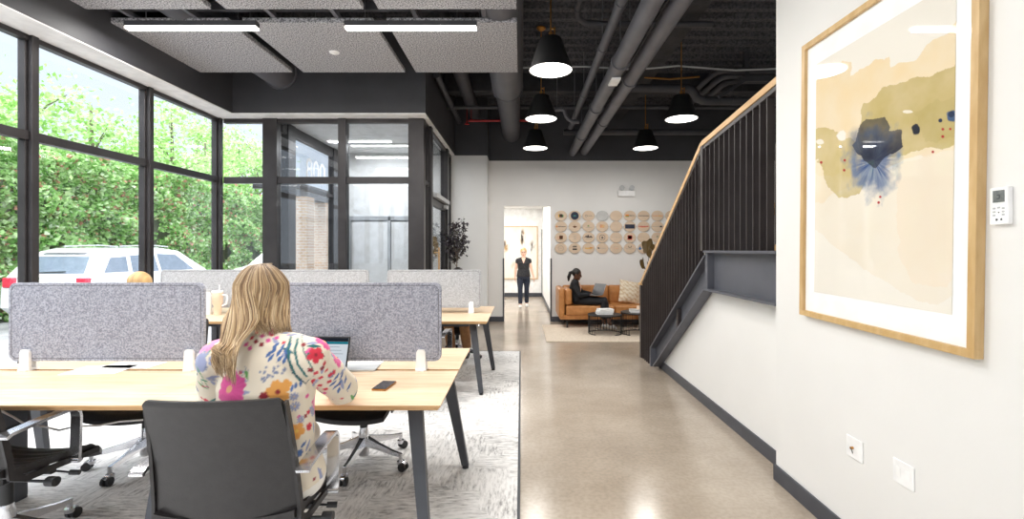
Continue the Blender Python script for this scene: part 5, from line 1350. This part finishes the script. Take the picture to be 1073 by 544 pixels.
# hair: scalp cap + several hundred strand locks
def long_hair():
    hc = J['head']+V((-.010,-.008,.02)); Rm = (.082,.104,.103)
    b = MB(); layer = b.bm.verts.layers.float_color.new('Col'); rs = random.Random(11)
    base_cols = [(204,176,138),(186,156,118),(152,122,90),(220,196,160),(126,100,74),(196,166,126),(172,142,104)]
    cap = b.ell(hc, (Rm[0]*.97,Rm[1]*.97,Rm[2]*.97), 24)
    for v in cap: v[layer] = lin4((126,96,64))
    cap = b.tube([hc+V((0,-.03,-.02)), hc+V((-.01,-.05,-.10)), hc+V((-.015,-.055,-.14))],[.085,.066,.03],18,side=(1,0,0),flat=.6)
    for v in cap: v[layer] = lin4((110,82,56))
    n = 950
    for i in range(n):
        az = rs.uniform(-1.95, 2.15)              # 0 = straight back, negative = left, positive = right
        jit = rs.uniform(.0,.012)
        def surf(az, el, k=1.0):
            return hc+V((math.sin(az)*math.cos(el)*(Rm[0]*k+jit), -math.cos(az)*math.cos(el)*(Rm[1]*k+jit), math.sin(el)*(Rm[2]*k+jit)))
        st = hc+V((.004+rs.uniform(-.012,.012), rs.uniform(-.03,.05), Rm[2]+jit*.6))
        pts = [st]
        for el in (1.15,.8,.45,.12): pts.append(surf(az*(.75+.25*(1.15-el)/1.15), el, 1.0+.02*(1-el)))
        last = pts[-1]
        if az < .28:                              # falls over the back to the left
            uq = max(0,(az+1.75)/2.03); lk = int(uq*9)/9.0     # locks clump together
            e = V((-1.070+.046*lk+.018*uq+rs.uniform(-.006,.006), 1.668+rs.uniform(-.008,.004), 1.06-.045*lk+rs.uniform(-.045,.05)))
            t1 = V((hc.x-.082+.135*uq, 1.80-.055*math.sin(uq*PI*.8), hc.z-.095))
            t2 = V((-1.098+.088*uq-.01*math.sin(lk*9), 1.735-.03*uq, 1.125))
            j = V((rs.uniform(-.007,.007), rs.uniform(-.007,.004), 0))
            pts += [t1+j, t2+j, t2.lerp(e,.55)+V((-.012*(1-uq),-.012,0))+j, e]
            wv = rs.uniform(0,1)+lk*6
            for k in range(6, len(pts)-1): pts[k] = pts[k]+V((.004*math.sin(wv+k*1.3),0,0))
        else:                                     # falls straight down on the right to the shoulder
            uq = min(1.05,(az-.28)/1.62)
            e = V((-.985+.078*uq+rs.uniform(-.006,.006), 1.745+.10*uq+rs.uniform(-.01,.01), 1.165-.035*uq+rs.uniform(-.02,.02)))
            t1 = V((hc.x+.022+.086*uq, 1.775+.10*uq, hc.z-.09))
            j = V((rs.uniform(-.006,.006), rs.uniform(-.006,.004), 0))
            pts += [t1+j, e]
        # smooth resample (Catmull-Rom)
        sm = []
        for k in range(len(pts)-1):
            p0, p1, p2, p3 = pts[max(k-1,0)], pts[k], pts[k+1], pts[min(k+2,len(pts)-1)]
            for s_ in (0,.34,.67):
                sm.append(.5*((2*p1)+(-p0+p2)*s_+(2*p0-5*p1+4*p2-p3)*s_**2+(-p0+3*p1-3*p2+p3)*s_**3))
        sm.append(pts[-1]); m_ = len(sm); w = rs.uniform(.0014,.0030)
        rad = [w*(.6+.4*math.sin(min(1,k/m_*3)*PI/2))*(1 if k < m_*.8 else max(.15,(m_-1-k)/(m_*.2))) for k in range(m_)]
        c = rs.choice(base_cols); f_ = rs.uniform(.85,1.1); c1 = [min(1,v*f_) for v in lin(c)]
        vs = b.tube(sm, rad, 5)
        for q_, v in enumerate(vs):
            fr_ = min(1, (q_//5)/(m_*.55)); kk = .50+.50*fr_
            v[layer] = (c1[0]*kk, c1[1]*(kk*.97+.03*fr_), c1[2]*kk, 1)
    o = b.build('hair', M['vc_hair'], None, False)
    for p in o.data.polygons: p.use_smooth = True
    put(o, t)
long_hair()

# ------------------------------------------------------------------ SOFA CORNER
def cushion(b, lo, hi, r=.04, puff=.015):
    vs = b.box(lo, hi, r, seg=3)
    return vs
t = thing('sofa', 'tan leather sofa with bolster arm against the back wall', 'sofa', (1.7, 9.1, 0))
def A(mb, nm, m, s=False, lab=None):
    o = mb.build(nm, m, None, s); put(o, t)
    if lab: o['label'] = lab
    return o
SX0, SX1, SY0, SY1 = .70, 2.80, 8.72, 9.58
b = MB(); b.box((SX0+.02,SY0+.02,.17),(SX1-.02,SY1,.255),.012,seg=2); A(b,'base',M['leather_tan'])
for a, c in ((SX0+.13, 1.74), (1.745, SX1-.13)):
    b = MB(); b.box((a,SY0,.245),(c,SY1-.17,.425),.04,seg=4); A(b,'seat_cushion',M['leather_tan'],40)
for a, c in ((SX0+.13, 1.74), (1.745, SX1-.13)):
    b = MB(); b.box((a,SY1-.21,.40),(c,SY1-.05,.76),.045,seg=4,rot=Matrix.Rotation(-.08,3,'X')); A(b,'back_cushion',M['leather_tan'],40)
b = MB(); b.box((SX0,SY1-.07,.2),(SX1,SY1,.72),.03,seg=3); A(b,'back_frame',M['leather_tan'],40)
for x0 in (SX0, SX1-.11):
    b = MB(); b.box((x0,SY0+.01,.20),(x0+.11,SY1,.745),.045,seg=4); A(b,'arm',M['leather_tan'],40)
b = MB(); b.box((SX0+.115,SY0+.03,.43),(SX0+.245,SY1-.24,.735),.055,seg=4); A(b,'bolster_cushion',M['leather_tan'],40)
for x in (SX0+.16, SX1-.16):
    for y in (SY0+.08, SY1-.08):
        b = MB(); b.tube([(x,y,.012 if y<9.1 else 0),(x,y,.18)],.014,10); b.tube([(x,y,.012 if y<9.1 else 0),(x,y,.02)],.02,10); A(b,'leg',M['black_metal'])
# woven pillow
b = MB(); q = b.box((-.22,-.06,-.22),(.22,.06,.22)); bmesh.ops.subdivide_edges(b.bm, edges=b.bm.edges, cuts=14, use_grid_fill=True)
for v in b.bm.verts:
    k = (1-(v.co.x/.22)**2)*(1-(v.co.z/.22)**2); v.co.y *= .15+1.1*max(0,k)**.5; v.co.x *= 1-.07*(1-abs(v.co.z)/.22); v.co.z *= 1-.07*(1-abs(v.co.x)/.22)
layer = b.bm.verts.layers.float_color.new('Col')
for v in b.bm.verts:
    s = math.sin(v.co.z*75+math.sin(v.co.x*60)*1.6); v[layer] = lin4((206,180,144)) if s > .35 else lin4((232,220,200))
o = b.build('throw_pillow', M['vc_sofa_pillow'], None, 50); o.location = ((660-CX)*9.15/F0, 9.14, .645); o.rotation_euler = (math.radians(-16), math.radians(10), math.radians(8)); tag(o, 'cream woven throw pillow with tan wavy stripes on the sofa', 'pillow')

def drum_table(x, y, r, h, label):
    t = thing('coffee_table', label, 'coffee table', (x, y, .014), 0, 'black slatted drum coffee tables')
    b = MB(); b.lathe([(r-.004,h-.02),(r,h-.018),(r,h-.004),(r-.004,h)], seg=40); part(b,'table_top',M['black_metal'],t,40)
    n = 34
    b = MB()
    for k in range(n):
        a = 2*PI*k/n; c, s = math.cos(a), math.sin(a)
        w = abs(((a-math.radians(262)+PI)%(2*PI))-PI)
        zb = .0 if w > .62 else .11
        b.box((c*(r-.012)-.004, s*(r-.012)-.004, zb), (c*(r-.012)+.004, s*(r-.012)+.004, h-.015))
    part(b,'slat',M['black_metal'],t)
    b = MB(); gap = .62; pts = [V(((r-.012)*math.cos(a),(r-.012)*math.sin(a),.006)) for a in np.linspace(math.radians(262)+gap, math.radians(262)+2*PI-gap, 40)]
    b.tube(pts,.007,6); pts = [V(((r-.012)*math.cos(a),(r-.012)*math.sin(a),.115)) for a in np.linspace(math.radians(262)-gap, math.radians(262)+gap, 16)]; b.tube(pts,.006,6)
    part(b,'base_ring',M['black_metal'],t)
drum_table(1.455, 8.20, .295, .335, 'black slatted drum coffee table on the left, carrying white books')
drum_table(2.05, 8.18, .32, .375, 'black slatted drum coffee table beside the stair newel')
for k, (m_, w) in enumerate((('book_grey',.28),('paper',.27),('paper',.25))):
    t = thing('book', '%s book of the stack on the left coffee table' % ['bottom grey','middle white','top white'][k], 'book', (1.44+.01*k, 8.18, .350+.031*k), .08*k, 'books on the left coffee table')
    b = MB(); b.box((-w/2,-.10,0),(w/2,.10,.004),.001); b.box((-w/2,-.10,.026),(w/2,.10,.030),.001); b.box((-w/2,.096,0),(w/2,.10,.03)); part(b,'cover',M[m_],t)
    b = MB(); b.box((-w/2+.004,-.096,.004),(w/2-.004,.096,.026)); part(b,'pages',M['paper'],t)
t = thing('book', 'thick pale book on the coffee table beside the stair', 'book', (2.02, 8.12, .390), -.1)
b = MB(); b.box((-.15,-.11,0),(.15,.11,.006),.001); b.box((-.15,-.11,.044),(.15,.11,.05),.001); b.box((-.15,.106,0),(.15,.11,.05)); part(b,'cover',M['book_grey'],t)
b = MB(); b.box((-.145,-.105,.006),(.145,.105,.044)); part(b,'pages',M['paper'],t)
t = thing('candle_jar', 'small clear jar on the pale book by the stair', 'jar', (2.02, 8.12, .441))
b = MB(); b.lathe([(.03,0),(.034,.004),(.034,.055),(.03,.06)],seg=20); part(b,'cup',M['beige'],t,40); b = MB(); b.tube([(0,0,.055),(0,0,.075)],.002,6); part(b,'wick',M['black_plastic'],t)

# plants -------------------------------------------------
def leafmesh(name, pts, size, cols, root=None, m='vc_leaf', up=.3, seed=1, aspect=.5, tri=False):
    r_ = np.random.default_rng(seed); n = len(pts); pts = np.asarray(pts, float)
    d = r_.normal(size=(n,3)); d[:,2] *= .7; d /= np.linalg.norm(d,axis=1)[:,None]
    q = r_.normal(size=(n,3)); q[:,2] += up*3; s = np.cross(d,q); s /= np.linalg.norm(s,axis=1)[:,None]
    sz = size*r_.uniform(.6,1.3,n)[:,None]
    nrm = np.cross(d, s)
    a = pts-d*sz*.5; bb = pts+s*sz*aspect*.5+nrm*sz*.08; c = pts+d*sz*.5; e = pts-s*sz*aspect*.5+nrm*sz*.08
    vs = np.stack([a,bb,c,e],1).reshape(-1,3); f = np.arange(n*4).reshape(-1,4)
    me = bpy.data.meshes.new(name); me.vertices.add(n*4); me.vertices.foreach_set('co', vs.astype(np.float32).ravel())
    me.loops.add(n*4); me.loops.foreach_set('vertex_index', f.astype(np.int32).ravel()); me.polygons.add(n)
    me.polygons.foreach_set('loop_start', (np.arange(n)*4).astype(np.int32)); me.update(calc_edges=True); me.validate()
    pal = np.array([lin(c_) for c_ in cols]); cc = pal[r_.integers(0,len(cols),n)]*r_.uniform(.8,1.2,n)[:,None]
    setcol(me, np.repeat(np.clip(cc,0,1),4,axis=0)); me.materials.append(M[m])
    o = bpy.data.objects.new(name, me); COL.objects.link(o)
    if root is not None: put(o, root)
    return o
def olive():
    x, y = -1.13, 8.35
    t = thing('potted_tree', 'slender potted tree with dark purple grey leaves by the vestibule door', 'plant', (x,y,0))
    b = MB(); b.lathe([(.12,0),(.15,.02),(.18,.34),(.17,.36),(.155,.35),(.15,.30),(.001,.30)], (x,y,0), 28); o = b.build('planter', M['clay'], None, 40); put(o,t)
    b = MB(); rs = random.Random(3); tips = []
    trunk = [V((x,y,.28)),V((x+.02,y,.7)),V((x-.01,y,1.1)),V((x+.0,y,1.35))]
    b.tube(trunk,[.014,.012,.010,.009],8)
    for k in range(15):
        s = trunk[2].lerp(trunk[3], rs.random()) if k < 9 else V((x,y,1.35))
        a = rs.uniform(0,2*PI); L_ = rs.uniform(.3,.75); sp = rs.uniform(.05,.24)
        e = s+V((math.cos(a)*sp*1.1, math.sin(a)*sp, L_)); m_ = s.lerp(e,.5)+V((math.cos(a)*.04,0,-.02)); b.tube([s,m_,e],[.006,.004,.002],6)
        for q in range(44):
            w = .30+.65*rs.random(); p = (s.lerp(m_,w*2) if w<.5 else m_.lerp(e,w*2-1)); tips.append([p.x+rs.gauss(0,.028),p.y+rs.gauss(0,.028),p.z+rs.gauss(0,.028)])
    o = b.build('trunk', M['bark'], None, 40); put(o,t)
    o = leafmesh('foliage', tips, .068, [(72,66,74),(96,90,98),(58,52,56),(112,108,108),(84,84,78)], t, aspect=.7, seed=4); o['kind'] = 'stuff'
olive()
def fig():
    x, y = 2.28, 8.45
    t = thing('potted_fig', 'broad leaved plant in a white pot behind the stair rail', 'plant', (x,y,0))
    b = MB(); b.lathe([(.13,0),(.16,.02),(.19,.40),(.175,.42),(.165,.40),(.001,.38)], (x,y,0), 28); o = b.build('planter', M['clay'], None, 40); put(o,t)
    b = MB(); b.tube([(x,y,.36),(x+.02,y,.8),(x-.02,y,1.25)],[.014,.012,.009],8); o = b.build('stem', M['bark'], None, 40); put(o,t)
    m_ = colm('fig_leaf', (86,66,26), .5)
    for k, (dx, dz, rz, tl, s) in enumerate(((-.0,1.42,0,.15,.17),(.13,1.2,1.2,.5,.15),(-.12,1.12,2.6,.6,.13),(.08,.98,4.2,.6,.14),(-.02,1.30,5.2,.7,.14))):
        b = MB(); n = 22; pts = []
        for i in range(n):
            a = 2*PI*i/n; rr_ = s*(.85+.15*math.cos(a*5))*(1.05 if math.sin(a) > 0 else .85); pts.append(V((rr_*.8*math.cos(a), .02*math.cos(2*a), rr_*math.sin(a))))
        b.prism(pts,(0,.004,0)); b.tube([(0,.002,-s*.85),(0,.03,-s*1.4)],.005,6)
        R_ = Matrix.Rotation(rz*.35,3,'Z')@Matrix.Rotation(-tl*.4,3,'X'); bmesh.ops.rotate(b.bm,cent=(0,0,0),matrix=R_,verts=b.bm.verts); bmesh.ops.translate(b.bm,vec=(x+dx,y-.05*k,dz+.08),verts=b.bm.verts)
        o = b.build('leaf', m_); put(o,t)
fig()

# ------------------------------------------------------------------ OUTSIDE
XI_W = -11.6
b = MB(); b.box((-60,-40,-.3),(XW-.1,60,-.12)); b.box((XW-.1,15.3,-.3),(20,60,-.12)); struct('ground', b, M['asphalt'])
b = MB(); b.box((XI_W-.4,-4,-.12),(XI_W,34,3.6)); struct('wall_garden', b, M['stone_wall'])
n = 95000; yy = rng.uniform(-2,32,n); zz = rng.uniform(-.1,3.85,n)+.25*np.sin(yy*2.1)*rng.random(n)
xx = XI_W+.28+.16*rng.random(n)+.10*np.sin(yy*3.1+zz*2)+.08*np.sin(zz*6+yy)
gap = fbm(yy*.9, zz*1.3, 3, 8) > .27
pts = np.stack([xx,yy,zz],1)[gap]
o = leafmesh('ivy', pts, .135, [(168,208,132),(190,222,156),(138,186,104),(210,232,184),(176,214,140),(120,168,90),(196,226,164),(160,202,124),(222,238,204),(148,194,112),(184,218,150),(170,210,136),(200,228,172),(206,150,132)], None, aspect=.85, seed=9)
tag(o, 'dense green ivy covering the garden wall outside the windows', 'ivy', None, 'stuff')
def tree(x, y, h, r, seed, label):
    rs = np.random.default_rng(seed); t = thing('garden_tree', label, 'tree', (x,y,-.12), 0, 'trees beyond the ivy wall')
    b = MB(); b.tube([(x,y,-.12),(x+.1,y,h*.35),(x-.05,y+.1,h*.7),(x,y,h*.92)],[.14,.11,.07,.03],10)
    cs = []
    for k in range(20):
        a = rs.uniform(0,2*PI); z = h*rs.uniform(.32,.98); q = r*rs.uniform(.35,1)*(1-.55*abs(z/h-.6)/.5); e = V((x+math.cos(a)*q, y+math.sin(a)*q, z)); s = V((x,y,max(.8,z-.9)))
        b.tube([s,s.lerp(e,.5)+V((0,0,.1)),e],[.035,.022,.01],6); cs.append(e)
    o = b.build('trunk', M['bark'], None, 40); put(o,t)
    pts = []
    for e in cs:
        m_ = 190; pts.append(np.array(e)+rs.normal(size=(m_,3))*np.array([.42,.42,.30]))
    o = leafmesh('foliage', np.concatenate(pts), .16, [(176,216,132),(198,230,158),(150,200,108),(214,238,182)], t, aspect=.6, seed=seed); o['kind']='stuff'
tl = ['leafy tree behind the ivy wall, beside the first left mullion','tall leafy tree behind the ivy wall in the second window bay','leafy tree behind the ivy wall right of the tallest one','leafy tree filling the third window bay','bushy tree beyond the third window bay','leafy tree seen through the narrow front pane','far leafy tree behind the narrow front pane','leafy tree at the left edge of the view','distant tree closing the row']
for k, (px_, Y_, dx, h_, r_) in enumerate(((30,12.2,1.2,6.0,1.6),(95,14.2,1.2,6.5,1.9),(140,15.8,1.6,5.2,1.6),(180,18.0,1.4,7.0,2.1),(215,21.5,2.0,6.8,2.2),(250,23.0,1.6,7.2,2.3),(268,27,1.5,7.5,2.4),(-25,10.8,1.2,5.2,1.5),(205,26,5,8.0,2.8))):
    tree((px_-CX)*Y_/F0 if False else XI_W-dx-.6, Y_*1.0 if False else -(XI_W-dx-.6)*F0/(CX-px_), h_, r_, 20+k, tl[k])

def car(x, y, rz, label, S=1.0):
    """length along local +Y, origin at rear centre on the ground"""
    t = thing('parked_car', label, 'car', (x,y,-.12), rz)
    W = .92
    prof = [(0,.45),(.02,.85),(.12,1.02),(.55,1.06),(3.35,1.03),(4.25,.90),(4.48,.72),(4.52,.40),(4.3,.26),(.2,.26)]
    b = MB(); rings = []
    for s, k in ((-1,.0),(-.94,1),( .94,1),(1,.0)):
        rings.append([V((s*W, (p[0]-2.2)*(.985 if k==0 else 1)+2.2, (p[1]-.6)*(.95 if k==0 else 1)+.6)) for p in prof])
    b.loft(rings); part(b,'body',M['car_white'],t,30)
    gh = [(.10,1.03),(.42,1.50),(.9,1.62),(1.9,1.635),(2.5,1.56),(3.35,1.03)]
    b = MB(); rings = []
    for s, wz in ((-1,0),(-.98,.3),(.98,.3),(1,0)):
        rings.append([V((s*(W-.04)-s*max(0,(z-1.03))*.32, yv, z)) for yv, z in gh])
    b.loft(rings); part(b,'cabin',M['car_white'],t,30)
    # rear window
    b = MB(); b.prism([V((-.66,.175,1.10)),V((.66,.175,1.10)),V((.56,.385,1.44)),V((-.56,.385,1.44))],(0,-.022,.008)); part(b,'rear_window',M['car_glass'],t)
    b = MB(); b.bar((-.25,.13,1.13),(.28,.15,1.15),.02,.02,(0,1,0)); part(b,'wiper',M['black_plastic'],t)
    b = MB(); b.box((-.45,.35,1.515),(.45,.60,1.56),.01); part(b,'spoiler',M['car_white'],t)
    b = MB(); b.tube([(-.62,1.0,1.66),(-.62,1.8,1.69),(-.62,2.3,1.66)],.016,6); b.tube([(.62,1.0,1.66),(.62,1.8,1.69),(.62,2.3,1.66)],.016,6); part(b,'roof_rail',M['grey_plastic'],t)
    for s in (-1,1):
        for a, c in (((.62,1.10),(.74,1.46)), ((1.35,1.10),(1.35,1.53)), ((2.28,1.10),(2.2,1.50))):
            pass
        wins = [[(.38,1.12),(.95,1.12),(1.0,1.44),(.62,1.42)],[(1.05,1.10),(1.75,1.10),(1.75,1.49),(1.1,1.46)],[(1.83,1.10),(2.85,1.10),(2.38,1.47),(1.83,1.49)]]
        for wv in wins:
            xo = lambda z: s*(W-.04-max(0,(z-1.03))*.32+.004)
            b = MB(); b.prism([V((xo(z),yv,z)) for yv,z in wv],(-s*.006,0,0)); part(b,'side_window',M['car_glass'],t)
        b = MB(); b.box((s*.74-.10,-.01,.84),(s*.74+.13 if s>0 else s*.74+.10,.10,1.04),.02); part(b,'tail_lamp',M['tail'],t)
        for yv in (.85,3.65):
            b = MB(); b.tube([(s*(W-.2),yv,.34),(s*(W+.005),yv,.34)],.34,28); w_ = part(b,'wheel',M['tyre'],t,40)
            b = MB(); b.tube([(s*(W),yv,.34),(s*(W+.012),yv,.34)],.20,20); o = b.build('rim',M['grey_plastic'],None,40); o.parent = w_
        b = MB(); b.ell((s*(W+.10),2.75,1.08),(.09,.06,.07),12); part(b,'mirror',M['car_white'],t,40)
    return t
car(-9.25, 9.15, math.radians(-2), 'white hatchback parked along the ivy wall, rear window toward the office')
car(-9.3, 21.0, PI, 'second white car parked further along, seen through the narrow pane')
# brick piers outside the vestibule
for k, (px0, px1, Y_) in enumerate(((308,321.5,9.6),(329,341,10.9))):
    x0, x1 = (px0-CX)*Y_/F0, (px1-CX)*Y_/F0
    b = MB(); b.box((x0,Y_,-.12),(x1,Y_+.35,2.55)); tag(b.build('brick_pier', M['brick'], loc=((x0+x1)/2, Y_, -.12)), 'tan brick pier outside the vestibule glass, %s' % ['nearer and taller one','further one'][k], 'pier')
b = MB(); b.box((-4.8,9.5,2.56),(-4.55,13.0,2.85)); b.box((-5.4,9.5,2.7),(-4.8,9.6,2.8)); struct('trim_9', b, M['frame'])

# ------------------------------------------------------------------ LIGHT, CAMERA
w = bpy.data.worlds.new('World'); sc.world = w; w.use_nodes = True; nt = w.node_tree; nt.nodes.clear()
out = N(nt,'ShaderNodeOutputWorld'); bg = N(nt,'ShaderNodeBackground'); tc = N(nt,'ShaderNodeTexCoord'); sep = N(nt,'ShaderNodeSeparateXYZ'); cr = N(nt,'ShaderNodeValToRGB')
nt.links.new(tc.outputs['Generated'], sep.inputs[0]); nt.links.new(sep.outputs[2], cr.inputs[0])
cr.color_ramp.elements[0].position = 0; cr.color_ramp.elements[0].color = (.90,.95,1,1); cr.color_ramp.elements[1].position = .7; cr.color_ramp.elements[1].color = (.72,.85,1,1)
nt.links.new(cr.outputs[0], bg.inputs[0]); bg.inputs[1].default_value = 1.12; nt.links.new(bg.outputs[0], out.inputs[0])
su = bpy.data.lights.new('sun','SUN'); su.energy = 11; su.angle = math.radians(110); su.color = (1,.98,.95)
so = bpy.data.objects.new('sun', su); COL.objects.link(so); so.rotation_euler = V((.12,.22,-.95)).to_track_quat('-Z','Y').to_euler()

cam = bpy.data.cameras.new('camera'); co_ = bpy.data.objects.new('camera', cam); COL.objects.link(co_); sc.camera = co_
co_.location = (0,0,H); co_.rotation_euler = (PI/2,0,0); cam.sensor_fit = 'HORIZONTAL'; cam.sensor_width = 36; cam.lens = 36*F0/1073
cam.shift_x = -(CX-536.5)/1073; cam.shift_y = (CY-272)/1073; cam.clip_start = .05; cam.clip_end = 200
sc.view_settings.view_transform = 'Standard'; sc.view_settings.look = 'None'; sc.view_settings.gamma = 1; sc.view_settings.use_curve_mapping = False
sc.view_settings.exposure = 0.16
